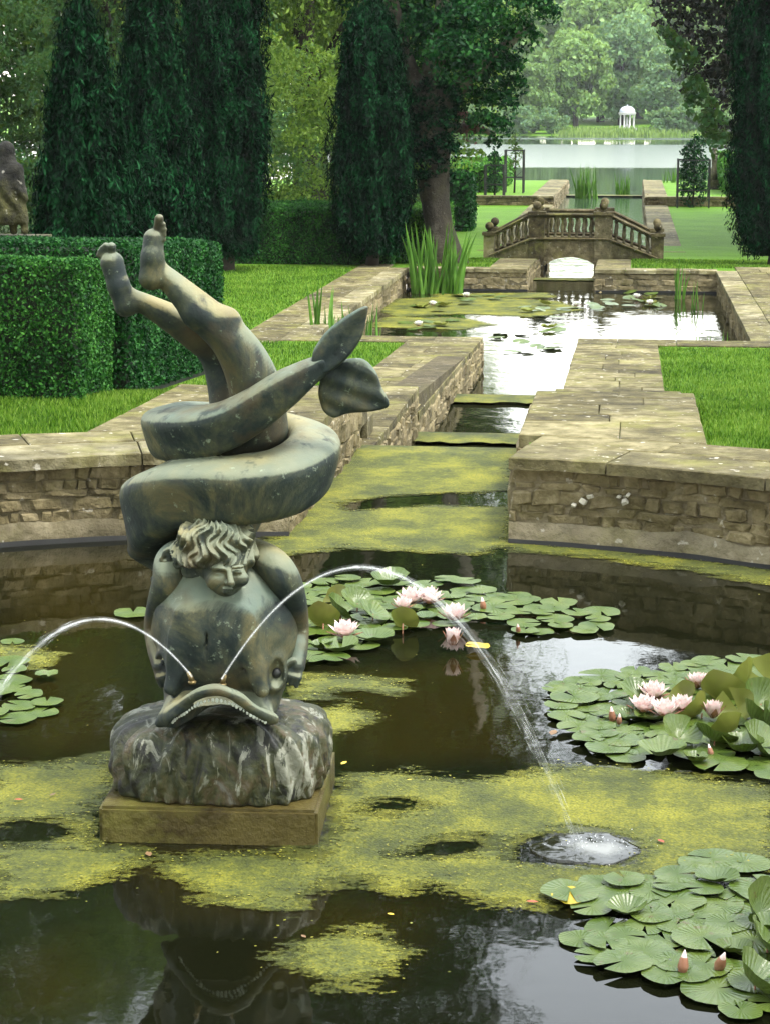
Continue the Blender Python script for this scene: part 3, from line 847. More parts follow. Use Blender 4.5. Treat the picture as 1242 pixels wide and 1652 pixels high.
# ================================================================== bridge
def build_bridge():
    X0 = -1.08; Y0, Y1 = 37.0, 38.5; MBr = M['bridge']
    br = tag(empty('garden_bridge', (X0, Y0, -.62)), 'small humped stone footbridge with balustrades and ball finials over the canal', 'bridge')
    def L(x, y, z): return (x - X0, y - Y0, z + .62)
    def part(name, mb, m, parent=br, smooth=False):
        mb.v = [L(*p) for p in mb.v]; return mb.build(name, m, parent, smooth)
    xo0, xi0, xi1, xo1 = -2.60, -1.72, -.50, .50
    zrail = lambda x: float(np.interp(x, [xo0, xi0 - .12, xi1 + .12, xo1], [-.16, .24, .24, -.18]))
    zbase = lambda x: float(np.interp(x, [xo0, xi0 - .1, xi1 + .1, xo1], [-.52, -.20, -.20, -.54]))
    zarch = lambda x: -.90 + .34 * math.sqrt(max(0, 1 - ((x - (CL + CR) / 2) / .56) ** 2))
    for y in (Y0, Y1):
        sgn = 1 if y == Y0 else -1
        # spandrel wall with the arch cut out of it
        b = MB(); n = 48; xs = [xo0 - .05 + (xo1 - xo0 + .1) * i / n for i in range(n + 1)]
        v = []; f = []
        for x in xs:
            zb = zarch(x) if CL - .02 < x < CR + .02 else -1.2
            v += [(x, y - .09, zb), (x, y - .09, zbase(x)), (x, y + .09, zbase(x)), (x, y + .09, zb)]
        for i in range(n):
            a = 4 * i; f += [(a, a+4, a+5, a+1), (a+1, a+5, a+6, a+2), (a+2, a+6, a+7, a+3), (a+3, a+7, a+4, a)]
        b.add(v, f); sp = part('spandrel', b, MBr)
        # moulded plinth course and handrail, each following the hump
        for nm, zf, h, w, m in (('plinth_course', zbase, .045, .13, MBr), ('handrail', zrail, .05, .14, MBr), ('handrail', lambda x: zrail(x) - .05, .03, .10, MBr)):
            for xa, xb in ((xo0, xi0), (xi0, xi1), (xi1, xo1)):
                b = MB(); k = 8; v = []; f = []
                for i in range(k + 1):
                    x = xa + (xb - xa) * i / k; z = zf(x)
                    v += [(x, y - w, z - h), (x, y - w - .012, z - h * .4), (x, y - w * .8, z), (x, y + w * .8, z), (x, y + w + .012, z - h * .4), (x, y + w, z - h)]
                for i in range(k):
                    for q in range(6):
                        f.append((6*i+q, 6*i+(q+1) % 6, 6*(i+1)+(q+1) % 6, 6*(i+1)+q))
                f += [tuple(range(6)), tuple(range(6*k+5, 6*k-1, -1))]
                b.add(v, f); part(nm, b, m)
        # piers
        for x, w in ((xo0, .10), (xi0, .14), (xi1, .16), (xo1, .11)):
            zt = -.14 if x in (xo0, xo1) else zrail(x) + .005
            b = MB(); b.box(x - w, x + w, y - .115, y + .115, -.95, zt - .03); pier = part('pier', b, M['bridge_pale'] if x in (xo0, xi1) else MBr)
            b = MB(); b.box(x - w - .025, x + w + .025, y - .15, y + .15, zt - .03, zt + .025); part('pier_cap', b, MBr)
            b = MB(); r = .080
            prof = [(.055, 0), (.06, .012), (.03, .025), (.035, .035)] + [(r * math.sin(a), .03 + r - r * math.cos(a)) for a in np.linspace(.5, math.pi - .05, 9)]
            b.lathe(prof, x, y, zt + .024, 16); part('ball_finial', b, MBr, smooth=True)
        # balusters
        bal = [(.030, 0), (.030, .03), (.018, .05), (.022, .08), (.040, .14), (.036, .18), (.018, .26), (.020, .29), (.030, .31), (.030, .34)]
        def row(xa, xb, n):
            for i in range(n):
                x = xa + (xb - xa) * (i + .5) / n
                z0, z1 = zbase(x) - .002, zrail(x) - .075
                b = MB(); k = (z1 - z0) / .34
                b.lathe([(r * 1.02, h * k) for r, h in bal], x, y, z0, 10); part('baluster', b, M['bridge_pale'], smooth=True)
        row(xi0 + .14, xi1 - .16, 7); row(xo0 + .1, xi0 - .14, 5); row(xi1 + .16, xo1 - .11, 5)
    b = MB(); n = 24; v = []; f = []
    for i in range(n + 1):
        x = xo0 + (xo1 - xo0) * i / n; z = zbase(x) - .06
        zb = zarch(x) + .004 if CL - .02 < x < CR + .02 else -1.2
        v += [(x, Y0 + .09, z), (x, Y1 - .09, z), (x, Y1 - .09, zb), (x, Y0 + .09, zb)]
    for i in range(n):
        a = 4 * i; f += [(a, a+1, a+5, a+4), (a+2, a+3, a+7, a+6)]
    b.add(v, f); part('deck', b, M['bridge_pale'])
build_bridge()

# ================================================================== fountain statue
def surface_nets(fn, lo, hi, h, B=8):
    """polygonise the zero level of a distance function sampled on a grid"""
    lo = np.array(lo, float); hi = np.array(hi, float)
    nb = np.ceil((hi - lo) / (h * B)).astype(int); n = nb * B
    bi = np.stack(np.meshgrid(*[np.arange(k) for k in nb], indexing='ij'), -1).reshape(-1, 3)
    d = fn(lo + (bi * B + (B - 1) / 2) * h)
    D = np.empty((len(bi), B, B, B), np.float32)
    D[:] = (np.sign(d) * h * B)[:, None, None, None]
    off = np.stack(np.meshgrid(*[np.arange(B)] * 3, indexing='ij'), -1).reshape(-1, 3)
    A = np.nonzero(np.abs(d) < h * B * .866 * 1.12 + .002)[0]
    for c in range(0, len(A), 40):
        a = A[c:c + 40]
        D[a] = fn((lo + ((bi[a] * B)[:, None] + off[None]) * h).reshape(-1, 3)).reshape(-1, B, B, B)
    D = D.reshape(*nb, B, B, B).transpose(0, 3, 1, 4, 2, 5).reshape(n)
    s = D < 0
    cs = sum(s[i:n[0]-1+i, j:n[1]-1+j, k:n[2]-1+k].astype(np.int8) for i in (0, 1) for j in (0, 1) for k in (0, 1))
    cells = np.argwhere((cs > 0) & (cs < 8))
    vid = np.full(n, -1, np.int64); vid[tuple(cells.T)] = np.arange(len(cells))
    acc = np.zeros((len(cells), 3)); cnt = np.zeros(len(cells))
    cor = [np.array(c) for c in ((0,0,0),(1,0,0),(0,1,0),(1,1,0),(0,0,1),(1,0,1),(0,1,1),(1,1,1))]
    for a in cor:
        for ax in range(3):
            if a[ax] == 0:
                b = a.copy(); b[ax] = 1
                da = D[tuple((cells + a).T)]; db = D[tuple((cells + b).T)]
                m = (da < 0) != (db < 0)
                t = da[m] / (da[m] - db[m])
                acc[m] += a + (b - a) * t[:, None]; cnt[m] += 1
    V = lo + (cells + acc / cnt[:, None]) * h
    Q = []
    for ax in range(3):
        u, w = [(1, 2), (2, 0), (0, 1)][ax]
        sl0 = [slice(None)] * 3; sl1 = [slice(None)] * 3; sl0[ax] = slice(0, -1); sl1[ax] = slice(1, None)
        e = np.argwhere(s[tuple(sl0)] != s[tuple(sl1)])
        e = e[(e[:, u] > 0) & (e[:, w] > 0)]
        du = np.zeros(3, int); du[u] = 1; dw = np.zeros(3, int); dw[w] = 1
        q = np.stack([vid[tuple((e - du - dw).T)], vid[tuple((e - dw).T)], vid[tuple(e.T)], vid[tuple((e - du).T)]], 1)
        neg = s[tuple(e.T)]
        q[~neg] = q[~neg][:, ::-1]
        Q.append(q)
    Q = np.concatenate(Q); Q = Q[(Q >= 0).all(1)]
    return V, Q
def relax(V, Q, it):
    e = np.concatenate([Q[:, [0, 1]], Q[:, [1, 2]], Q[:, [2, 3]], Q[:, [3, 0]]])
    cnt = np.bincount(e[:, 0], minlength=len(V)) + 1e-9
    for _ in range(it):
        A = np.stack([np.bincount(e[:, 0], V[e[:, 1], k], len(V)) for k in range(3)], 1) / cnt[:, None]
        V = V + (A - V) * .6
    return V
def smin(a, b, k):
    h = np.clip(.5 + .5 * (b - a) / k, 0, 1)
    return b * (1 - h) + a * h - k * h * (1 - h)
def smax(a, b, k): return -smin(-a, -b, k)
def rc(P, a, b, ra, rb):
    a = np.asarray(a); b = np.asarray(b); e = b - a
    t = np.clip(((P - a) @ e) / (e @ e), 0, 1)
    w_ = P - a - t[:, None] * e
    return np.sqrt(np.einsum('ij,ij->i', w_, w_)) - (ra + (rb - ra) * t)
def ell(P, c, r, R=None):
    q = P - np.asarray(c)
    if R is not None: q = q @ R
    r = np.asarray(r); k = np.linalg.norm(q / r, axis=1); k2 = np.linalg.norm(q / (r * r), axis=1)
    return k * (k - 1) / np.maximum(k2, 1e-6)
def catmull(K, n):
    K = np.asarray(K, float); out = []
    Kp = np.vstack([2 * K[0] - K[1], K, 2 * K[-1] - K[-2]])
    for i in range(len(K) - 1):
        p0, p1, p2, p3 = Kp[i:i + 4]
        for t in np.linspace(0, 1, n, endpoint=False):
            out.append(.5 * (2*p1 + (p2 - p0)*t + (2*p0 - 5*p1 + 4*p2 - p3)*t*t + (3*p1 - p0 - 3*p2 + p3)*t**3))
    out.append(K[-1])
    return np.array(out)
def chain(P, pts, rad, pn=2.0, tilt=0.0):
    """sweep along a polyline; pn > 2 squares the section so that a keel runs along its corners"""
    lo_, hi_ = (pts - rad[:, None]).min(0), (pts + rad[:, None]).max(0)
    bd = np.linalg.norm(np.maximum(np.maximum(lo_ - P, P - hi_), 0), axis=1)
    near = bd < .03
    if not near.all():
        out = bd + .0
        if near.any(): out[near] = chain(P[near], pts, rad, pn, tilt)
        return out
    best = np.full(len(P), 1e9); bi = np.zeros(len(P), int); bt = np.zeros(len(P))
    ctr = (P.min(0) + P.max(0)) / 2; Rr = np.linalg.norm(P.max(0) - ctr)
    mid = (pts[:-1] + pts[1:]) / 2; sl = np.linalg.norm(pts[1:] - pts[:-1], axis=1)
    dm = np.linalg.norm(mid - ctr, axis=1) - rad[:-1] * .5
    for i in np.nonzero(dm - Rr - sl * .5 <= (dm + Rr + sl * .5).min() + .02)[0]:
        a, e = pts[i], pts[i + 1] - pts[i]
        t = np.clip(((P - a) @ e) / (e @ e), 0, 1)
        w_ = P - a - t[:, None] * e
        d = np.sqrt(np.einsum('ij,ij->i', w_, w_)) - (rad[i] + (rad[i+1] - rad[i]) * t) * .5
        m = d < best; best[m] = d[m]; bi[m] = i; bt[m] = t[m]
    e = pts[bi + 1] - pts[bi]
    q = P - pts[bi] - bt[:, None] * e
    r = rad[bi] + (rad[bi + 1] - rad[bi]) * bt
    if pn == 2.0: return np.linalg.norm(q, axis=1) - r
    T = e / np.linalg.norm(e, axis=1)[:, None]
    U = np.array([0, 0, 1.0]) - T * T[:, 2:3]; U /= np.linalg.norm(U, axis=1)[:, None] + 1e-9
    O = np.cross(T, U)
    a = (q * U).sum(1); b = (q * O).sum(1); c = (q * T).sum(1)
    ca, sa = math.cos(tilt), math.sin(tilt)
    a, b = a * ca - b * sa, a * sa + b * ca
    return (np.abs(a) ** pn + np.abs(b) ** pn + np.abs(c) ** pn + 1e-12) ** (1 / pn) - r
def S(x, y, Y): return at(x, y, Y=Y)
K = lambda *rows, n=10: (catmull([[*S(r[0], r[1], r[2]), r[3]] for r in rows], n))

# ---- the dolphin
BODY = K((367, 1030, 5.86, .185), (350, 950, 5.97, .170), (315, 890, 6.04, .150), (276, 850, 6.02, .138), (262, 818, 5.91, .122), (292, 796, 5.80, .106),
         (345, 790, 5.745, .100), (405, 788, 5.735, .097), (460, 776, 5.77, .093), (498, 748, 5.87, .088), (496, 722, 6.00, .085), (450, 704, 6.10, .083),
         (380, 694, 6.14, .083), (315, 690, 6.11, .083), (278, 692, 6.01, .082), (276, 697, 5.90, .080), (310, 698, 5.815, .077), (360, 688, 5.775, .071),
         (410, 662, 5.755, .064), (455, 630, 5.745, .055), (490, 606, 5.745, .041), (516, 590, 5.75, .030), n=14)
HEAD = S(367, 1035, 5.80)
ZCUT = S(350, 1172, 5.56)[2]
def snout_arch(P):
    a = K((257, 1167, 5.64, .014), (287, 1142, 5.575, .016), (328, 1116, 5.535, .018), (370, 1118, 5.535, .018), (412, 1146, 5.57, .016), (443, 1161, 5.64, .015))
    return chain(P, a[:, :3], a[:, 3])
def dolphin(P):
    d = chain(P, BODY[:, :3], BODY[:, 3] * .96, 4.2, -.28)
    hd = ell(P, HEAD + (0, 0, .045), (.228, .205, .225))
    hd = smin(hd, ell(P, S(367, 975, 5.80), (.205, .185, .165)), .08)
    # cheeks and brow ridges that run down to the mouth corners
    for sx in (-1, 1):
        hd = smin(hd, rc(P, HEAD + (sx * .160, -.03, -.01), HEAD + (sx * .135, -.085, -.15), .056, .045), .05)
        hd = smin(hd, rc(P, HEAD + (sx * .09, -.165, .13), HEAD + (sx * .14, -.175, -.10), .020, .022), .06)
    d = smin(d, hd, .05)
    # bill with the mouth open beneath it
    bill = ell(P, S(351, 1150, 5.67), (.172, .155, .070))
    bill = smin(bill, snout_arch(P), .03)
    d = smin(d, bill, .03)
    d = smax(d, -ell(P, S(350, 1182, 5.57), (.148, .26, .080)), .010)
    # eye sockets with lids, a shallow groove down the forehead, tool marks
    for sx in (-1, 1):
        e = HEAD + np.array((sx * .170, -.118, -.055))
        lid = ell(P, e + np.array((0, .006, 0)), (.036, .042, .066))
        d = smin(d, lid, .02)
        d = smax(d, -ell(P, e + np.array((sx * .012, -.030, -.004)), (.025, .036, .050)), .010)
        for k in range(3):
            q = HEAD + np.array((sx * (.085 + .022 * k), -.172 + .014 * k, .045 + .02 * k))
            d = smax(d, -rc(P, q, q + np.array((sx * .004, -.008, -.085)), .0045, .002), .006)
    g = HEAD + np.array((-.025, -.203, .03))
    d = smax(d, -rc(P, g + (.006, .006, .045), g + (-.006, -.006, -.05), .009, .004), .012)
    d = d + .0025 * np.sin(P[:, 0] * 60 + 3 * np.sin(P[:, 2] * 18)) * np.exp(-((P[:, 2] - HEAD[2]) / .12) ** 2)
    return d
def fluke_fn(outline, Yc, bend, th, ribs, axis):
    pl = np.array([S(x, y, Yc)[[0, 2]] for x, y in outline])
    # smooth the traced outline
    pl = catmull(np.column_stack([np.vstack([pl, pl[:1]]), np.zeros(len(pl) + 1)]), 4)[:-1, :2]
    c = pl.mean(0); ax = np.array(axis) / np.hypot(*axis)
    def f(P):
        q = P[:, [0, 2]]
        s2 = -sdist(q, pl)
        t = (q - c) @ ax; u = (q - c) @ np.array((-ax[1], ax[0]))
        yy = Yc + bend * (u ** 2) * 9 - bend * .02 + .05 * t
        thick = th * (1 + .25 * np.sin(ribs * u * 60))
        dd = np.abs(P[:, 1] - yy) - thick
        return smax(s2, dd, .012)
    return f
def statue():
    st = tag(empty('fountain_statue', (-1.24, 5.86, 0)), 'green bronze fountain of a boy upended on a coiled dolphin, on a stone plinth', 'fountain statue')
    O = np.array([-1.24, 5.86, 0.0])
    def part(name, fn, lo, hi, h, m, parent=st):
        V, Q = surface_nets(fn, lo, hi, h)
        V = relax(V, Q, 1 if name in ('hair', 'boy_figure') else 2)
        return obj(name, V - O, Q, m, parent, True)
    b0, b1 = BODY[:, :3].min(0) - .25, BODY[:, :3].max(0) + .25
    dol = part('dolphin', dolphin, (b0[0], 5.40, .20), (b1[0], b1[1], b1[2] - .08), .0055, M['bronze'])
    # tail flukes
    up = [(503, 586), (507, 562), (528, 532), (560, 508), (591, 493), (592, 510), (583, 545), (560, 578), (532, 600), (512, 602)]
    dn = [(520, 592), (545, 582), (582, 577), (604, 596), (616, 624), (628, 653), (612, 662), (560, 668), (538, 674), (520, 660), (514, 630)]
    for o2, yc, bd, rb, ax in ((up, 5.74, .10, 1.6, (.8, .9)), (dn, 5.78, .06, 1.9, (1.0, -.35))):
        pts = np.array([S(x, y, yc) for x, y in o2])
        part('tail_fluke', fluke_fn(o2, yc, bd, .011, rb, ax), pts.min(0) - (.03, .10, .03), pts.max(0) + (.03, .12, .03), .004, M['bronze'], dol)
    # eyes
    for sx in (-1, 1):
        b = MB(); r = .019
        prof = [(r * math.sin(a), -r * math.cos(a)) for a in np.linspace(.05, math.pi - .05, 9)]
        b.lathe(prof, *(HEAD + np.array((sx * .170, -.108, -.062)) - O), 14); b.build('eye', M['eye'], dol, True)
    # teeth along the arched upper lip
    A = K((274, 1165, 5.60, 0), (300, 1147, 5.560, 0), (332, 1129, 5.538, 0), (368, 1131, 5.538, 0), (406, 1152, 5.562, 0), (434, 1165, 5.61, 0))[:, :3]
    L = np.concatenate([[0], np.cumsum(np.linalg.norm(np.diff(A, axis=0), axis=1))])
    for s in np.linspace(.04, .96, 30):
        p = np.array([np.interp(s * L[-1], L, A[:, k]) for k in range(3)]) - O
        b = MB(); r = .0045 + .0012 * math.sin(s * 40)
        b.lathe([(r * math.sin(a), -r * 1.3 * math.cos(a)) for a in np.linspace(.1, math.pi - .1, 6)], p[0], p[1], p[2] - .005, 8); b.build('tooth', M['tooth'], dol, True)
    # nozzles
    for (x, y) in ((309, 1096), (358, 1100)):
        p = S(x, y, 5.545) - O; s = -1 if x < 330 else 1
        b = MB(); b.tube([p + (0, .01, -.012), p + (s * .004, .008, .004), p + (s * .010, .004, .020)], [.009, .0075, .0055], 10)
        b.lathe([(.012, 0), (.013, .006), (.009, .009)], *(p + (0, .01, -.016)), 10); b.build('nozzle', M['brass'], dol, True)
    # ---- the boy
    def boy(P):
        # torso arching up behind his head and through the coils
        d = rc(P, S(350, 905, 5.83), S(380, 800, 5.93), .085, .095)
        d = smin(d, rc(P, S(380, 800, 5.93), S(405, 690, 5.93), .095, .095), .06)
        # leg nearer the camera: hip, knee, ankle
        n = K((418, 690, 5.90, .090), (414, 634, 5.88, .082), (396, 584, 5.86, .072), (370, 545, 5.84, .062), (340, 516, 5.83, .057), (308, 486, 5.82, .048), (280, 458, 5.82, .037), (260, 440, 5.82, .031))
        leg = chain(P, n[:, :3], n[:, 3])
        leg = smin(leg, ell(P, S(368, 512, 5.83), (.030, .04, .026)), .035)
        leg = smin(leg, ell(P, S(318, 508, 5.81), (.040, .040, .036)), .03)
        d = smin(d, leg, .03)
        # the other leg, knee bent more sharply
        n2 = K((385, 700, 5.96, .085), (378, 640, 5.97, .078), (364, 590, 5.97, .068), (345, 560, 5.95, .058), (315, 536, 5.93, .054), (275, 512, 5.91, .043), (238, 492, 5.90, .033), (214, 482, 5.89, .030))
        d = smin(d, chain(P, n2[:, :3], n2[:, 3]), .018)
        # feet, soles towards the camera
        for heel, arch_, ball, wid, toes in (
                ((243, 448, 5.80), (246, 415, 5.80), (248, 385, 5.81), .031, [(257, 352, .0135), (263, 362, .0095), (265, 370, .009), (265, 378, .008), (264, 386, .008)]),
                ((203, 492, 5.87), (192, 462, 5.865), (181, 424, 5.87), .036, [(180, 398, .0145), (171, 396, .0105), (166, 400, .010), (162, 405, .0095), (160, 411, .009)])):
            h, a, b = S(*heel), S(*arch_), S(*ball)
            f = smin(rc(P, h, a, .036, .031), rc(P, a, b, .031, wid), .02)
            for k, (tx, ty, tr) in enumerate(toes):
                tp = S(tx, ty, ball[2] - .005 - .006 * (k == 0))
                f = smin(f, rc(P, b + (tp - b) * .55, tp, tr * .75, tr), .004)
            d = smin(d, f, .022)
        # shoulders and arms wrapped round the dolphin's head
        for pts in ([(312, 890, 5.82, .05), (280, 905, 5.74, .054), (272, 938, 5.70, .050), (258, 972, 5.73, .038), (250, 1010, 5.77, .034), (252, 1046, 5.73, .028), (258, 1074, 5.69, .024)],
                    [(398, 890, 5.82, .05), (436, 908, 5.73, .052), (458, 934, 5.71, .050), (474, 972, 5.75, .040), (480, 1012, 5.79, .035), (482, 1048, 5.76, .028), (480, 1074, 5.73, .024)]):
            k = K(*pts); d = smin(d, chain(P, k[:, :3], k[:, 3]), .03)
            hx, hy, hY, _ = pts[-1]; s = 1 if hx < 350 else -1
            for i in range(4):
                a = S(hx - s * 5 + s * 7 * i, hy + 2, hY - .005 * i); b = S(hx - s * 2 + s * 7.5 * i, hy + 20 - 2 * i, hY - .022); c = S(hx + s * 2 + s * 8 * i, hy + 33 - 4 * i, hY - .022)
                d = smin(d, rc(P, a, b, .0105, .0095), .006); d = smin(d, rc(P, b, c, .0095, .0075), .004)
            a = S(hx + s * 8, hy - 8, hY - .02); b = S(hx + s * 26, hy + 4, hY - .03)
            d = smin(d, rc(P, a, b, .011, .009), .008)
        # neck and head bowed forwards
        d = smin(d, rc(P, S(352, 900, 5.80), S(358, 905, 5.70), .055, .05), .03)
        sk = ell(P, S(354, 888, 5.695), (.098, .095, .095))
        fc = ell(P, S(365, 922, 5.645), (.059, .060, .078))
        sk = smin(sk, fc, .03)
        sk = smin(sk, rc(P, S(364, 945, 5.607), S(364, 950, 5.603), .028, .020), .02)
        for ex, ey in ((350, 929), (386, 925)):     # cheeks
            sk = smin(sk, ell(P, S(ex - 3 if ex < 365 else ex + 2, ey + 9, 5.608), (.026, .022, .024)), .02)
        for ex, ey in ((353, 925), (384, 922)):     # sockets, then closed lids
            sk = smax(sk, -ell(P, S(ex, ey, 5.578), (.016, .013, .010)), .008)
            sk = smin(sk, ell(P, S(ex, ey + 1, 5.594), (.0125, .008, .0065)), .004)
        sk = smin(sk, rc(P, S(345, 917, 5.592), S(361, 918, 5.584), .006, .006), .008)
        sk = smin(sk, rc(P, S(377, 916, 5.584), S(391, 914, 5.592), .006, .006), .008)
        sk = smin(sk, rc(P, S(370, 922, 5.582), S(373, 941, 5.568), .0075, .0105), .008)
        sk = smin(sk, ell(P, S(372, 942, 5.574), (.015, .010, .009)), .005)
        sk = smin(sk, ell(P, S(368, 950, 5.580), (.017, .009, .0055)), .004)
        sk = smin(sk, ell(P, S(367, 955, 5.582), (.014, .009, .0055)), .004)
        return smin(d, sk, .02)
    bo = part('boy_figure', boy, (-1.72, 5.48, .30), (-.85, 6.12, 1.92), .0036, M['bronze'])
    # ---- wavy hair: separate locks laid over the skull from the crown
    r = random.Random(3); cen = S(348, 886, 5.700); axs = np.array((.124, .118, .100)); locks = []
    crown = np.array((.05, .25, 1.0)); crown /= np.linalg.norm(crown)
    e1 = np.cross(crown, (0, 1, 0)); e1 /= np.linalg.norm(e1); e2 = np.cross(crown, e1)
    for ring, (th0, th1, cnt) in enumerate(((.05, .66, 14), (.42, 1.05, 24), (.78, 1.40, 34), (1.12, 1.72, 40), (1.42, 2.0, 40))):
        for i in range(cnt):
            ph = 2 * math.pi * (i + r.uniform(-.3, .3)) / cnt; pts = []
            amp = .085; phase = ring * 1.9 + 2.2 * math.sin(ph * 2) + r.uniform(-.35, .35); rr = r.uniform(.0080, .0110)
            for k in range(8):
                t = k / 7; th = th0 + (th1 - th0) * t; p2 = ph + amp * math.sin(phase + t * 7.5) / max(.35, math.sin(th))
                dv = crown * math.cos(th) + (e1 * math.cos(p2) + e2 * math.sin(p2)) * math.sin(th)
                lift = 1.02 + .05 * math.sin(phase + 5 * t) * t
                pts.append(np.append(cen + dv * axs * lift, rr * (1 - .45 * t)))
            pts = np.array(pts)
            fx = pts[-1]
            face = (fx[2] < S(0, 921, 5.60)[2]) and fx[1] < 5.68 and abs(fx[0] - S(368, 920, 5.6)[0]) < .078
            if not face: locks.append(pts)
    for i in range(16):          # curls spilling over his shoulder
        x, y = r.uniform(262, 318), r.uniform(885, 915); a0 = r.uniform(0, 6.28); s = r.choice((-1, 1))
        pts = [np.append(S(x + 7 * math.cos(a0 + s * t * 4.2) * (1 - .5 * t) + 8 * t, y + 6 * math.sin(a0 + s * t * 4.2) * (1 - .5 * t), 5.685 - .02 * (x - 262) / 56), .0095 - .003 * t) for t in np.linspace(0, 1, 7)]
        locks.append(np.array(pts))
    def hair(P):
        q = (P - cen) / axs; rr_ = np.linalg.norm(q, axis=1) + 1e-9; dv = q / rr_[:, None]
        th = np.arccos(np.clip(dv @ crown, -1, 1)); ph = np.arctan2(dv @ e2, dv @ e1)
        u = ph * 13 + 1.3 * np.sin(th * 7.5 + 2.6 * np.sin(ph * 2 + 1)) + .9 * np.sin(th * 3.3 + ph * 2)
        strand = .5 + .5 * np.cos(2 * u); fine = .5 + .5 * np.cos(5 * u + 1.2 * np.sin(th * 11)); tier = np.sin(th * 7.5 + 1.7 * np.sin(ph * 4 + 1))
        d = ell(P, cen, axs * .95) + .004 - (.015 * strand + .005 * fine + .008 * tier) * np.clip(th * 2.2, .25, 1)
        d = smax(d, -(np.maximum(P[:, 1] - 5.66, P[:, 2] - S(370, 921, 5.59)[2])), .01)
        for L_ in locks[-16:]: d = smin(d, chain(P, L_[:, :3], L_[:, 3]), .0035)
        return d
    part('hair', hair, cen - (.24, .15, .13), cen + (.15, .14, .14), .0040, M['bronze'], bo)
    # ---- mound of carved waves
    mc = S(357, 1225, 5.86); mz0, mz1 = .112, .350
    def mound(P):
        q = P - np.array((mc[0], 5.875, .19)); ang = np.arctan2(q[:, 1], q[:, 0]); zz = (P[:, 2] - mz0) / (mz1 - mz0)
        R = (np.abs(q[:, 0] / .318) ** 3.2 + np.abs(q[:, 1] / .265) ** 3.2) ** (1 / 3.2)
        bulge = 1.02 - .07 * np.clip(zz, 0, 1.2) ** 3 + .03 * np.sin(zz * 3) - .05 * np.clip(.25 - zz, 0, 1)
        side = (R - bulge) * .27
        top = P[:, 2] - (mz1 - .05 * np.clip(R - .6, 0, 1) - .035 * np.clip(q[:, 1] / .26, 0, 1) - .02 * np.clip(-q[:, 0] / .3, 0, 1))
        d = smax(side, top, .055)
        w = np.sin(ang * 26 + 2.2 * np.sin(zz * 4 + ang * 3) + 1.5 * np.sin(ang * 7)) * .5 + np.sin(ang * 47 + 3 * np.sin(zz * 5 + 2)) * .25
        d = d + .021 * w * np.clip(R - .45, 0, 1) * 1.3
        return smax(d, mz0 - P[:, 2], .004)
    part('wave_mound', mound, (mc[0] - .42, 5.50, .07), (mc[0] + .42, 6.26, .46), .006, M['mound'])
    # ---- square plinth, turned a little
    bm = bmesh.new(); bmesh.ops.create_cube(bm, size=1.0)
    for v in bm.verts: v.co = Vector((v.co.x * .668, v.co.y * .60, v.co.z * .50))
    bmesh.ops.bevel(bm, geom=bm.edges[:], offset=.010, segments=2, affect='EDGES')
    me = bpy.data.meshes.new('plinth'); bm.to_mesh(me); bm.free(); me.materials.append(M['plinth'])
    c = Vector((-1.243, 5.883, .112 - .25)) - Vector(O)
    mobj('plinth', me, st, c, (0, 0, math.radians(3.4)))
    return st
statue()

# ---- the two jets: bundles of thin threads that spread and break into drops
def jet(label, p0, p1, apex, seed, spread):
    r = random.Random(seed); p0 = np.array(p0); p1 = np.array(p1)
    up, dn = math.sqrt(apex - p0[2]), math.sqrt(apex - p1[2]); ta = up / (up + dn); G = (apex - p0[2]) / ta ** 2
    def pos(t, off):
        b = p0 + (p1 - p0) * t; b[2] = apex - G * (t - ta) ** 2
        return b + off * (t ** 1.4)
    j = tag(empty('water_jet', p0), label, 'water jet')
    for nm, m_, r0, r1, te in (('stream', 'jet', .0018, .0022, .55), ('stream_sheath', 'jet_soft', .0030, .0066, .80), ('spray', 'jet_mist', .0050, .0220, 1.0)):
        b = MB(); ts = np.linspace(0, te, 46)
        rad = [(r0 + (r1 - r0) * t ** 1.3) * (1 if t < .4 else .85 + .3 * math.sin(t * 47 + seed) ** 2) * (1 if t < te * .8 else max(.05, 1 - (t - te * .8) / (te * .2))) for t in ts]
        b.tube([pos(t, np.zeros(3)) - p0 for t in ts], rad, 10)
        b.build(nm, M[m_], j, True)
    b = MB()
    for k in range(240):
        t = .35 + .65 * r.random(); off = np.array([r.gauss(0, 1), r.gauss(0, 1), r.gauss(0, 1)]) * spread
        p = pos(t, off) - p0; q = pos(t + .02, off) - p0; s = r.uniform(.0005, .0012)
        b.tube([p, p * .5 + q * .5, q], [s * .4, s, s * .4], 5)
    tag(b.build('droplets', M['jet_soft'], j, True), kind='stuff')
    return j
_n = S(310, 1092, 5.54); _m = S(358, 1096, 5.54)
_l = at(935, 1372, z=0)
jet('arching water jet falling among the lilies beside the pink flowers', _m, (_l[0], _l[1], 0), .875, 5, .016)
jet('arching water jet from the dolphin towards the wall under the hedge', _n, (-2.02, 5.22, 0), .735, 6, .016)

# ================================================================== foliage builders
def leaf_cards(P, N, size, rs, aspect=.5, align=.5, droop=0.0, upb=0.0):
    """one folded, pointed leaf at each point: 6 vertices, 2 quads; returns verts, quads"""
    n = len(P)
    D = rs.normal(size=(n, 3)); D /= np.linalg.norm(D, axis=1)[:, None]
    nn = N * align + D * (1 - align); nn /= np.linalg.norm(nn, axis=1)[:, None] + 1e-9
    A = rs.normal(size=(n, 3)); A[:, 2] += upb - droop
    A -= nn * (A * nn).sum(1)[:, None]; A /= np.linalg.norm(A, axis=1)[:, None] + 1e-9
    Bv = np.cross(nn, A)
    s = size * rs.uniform(.6, 1.35, n)[:, None]
    a, b, c = A * s, Bv * s * aspect, nn * s * .22
    V = np.stack([P - a, P - a * .1 + b + c * .6, P + a - c * .5, P - a * .1 - b + c * .6], 1).reshape(-1, 3)
    Q = np.arange(n * 4).reshape(n, 4)
    return V, Q
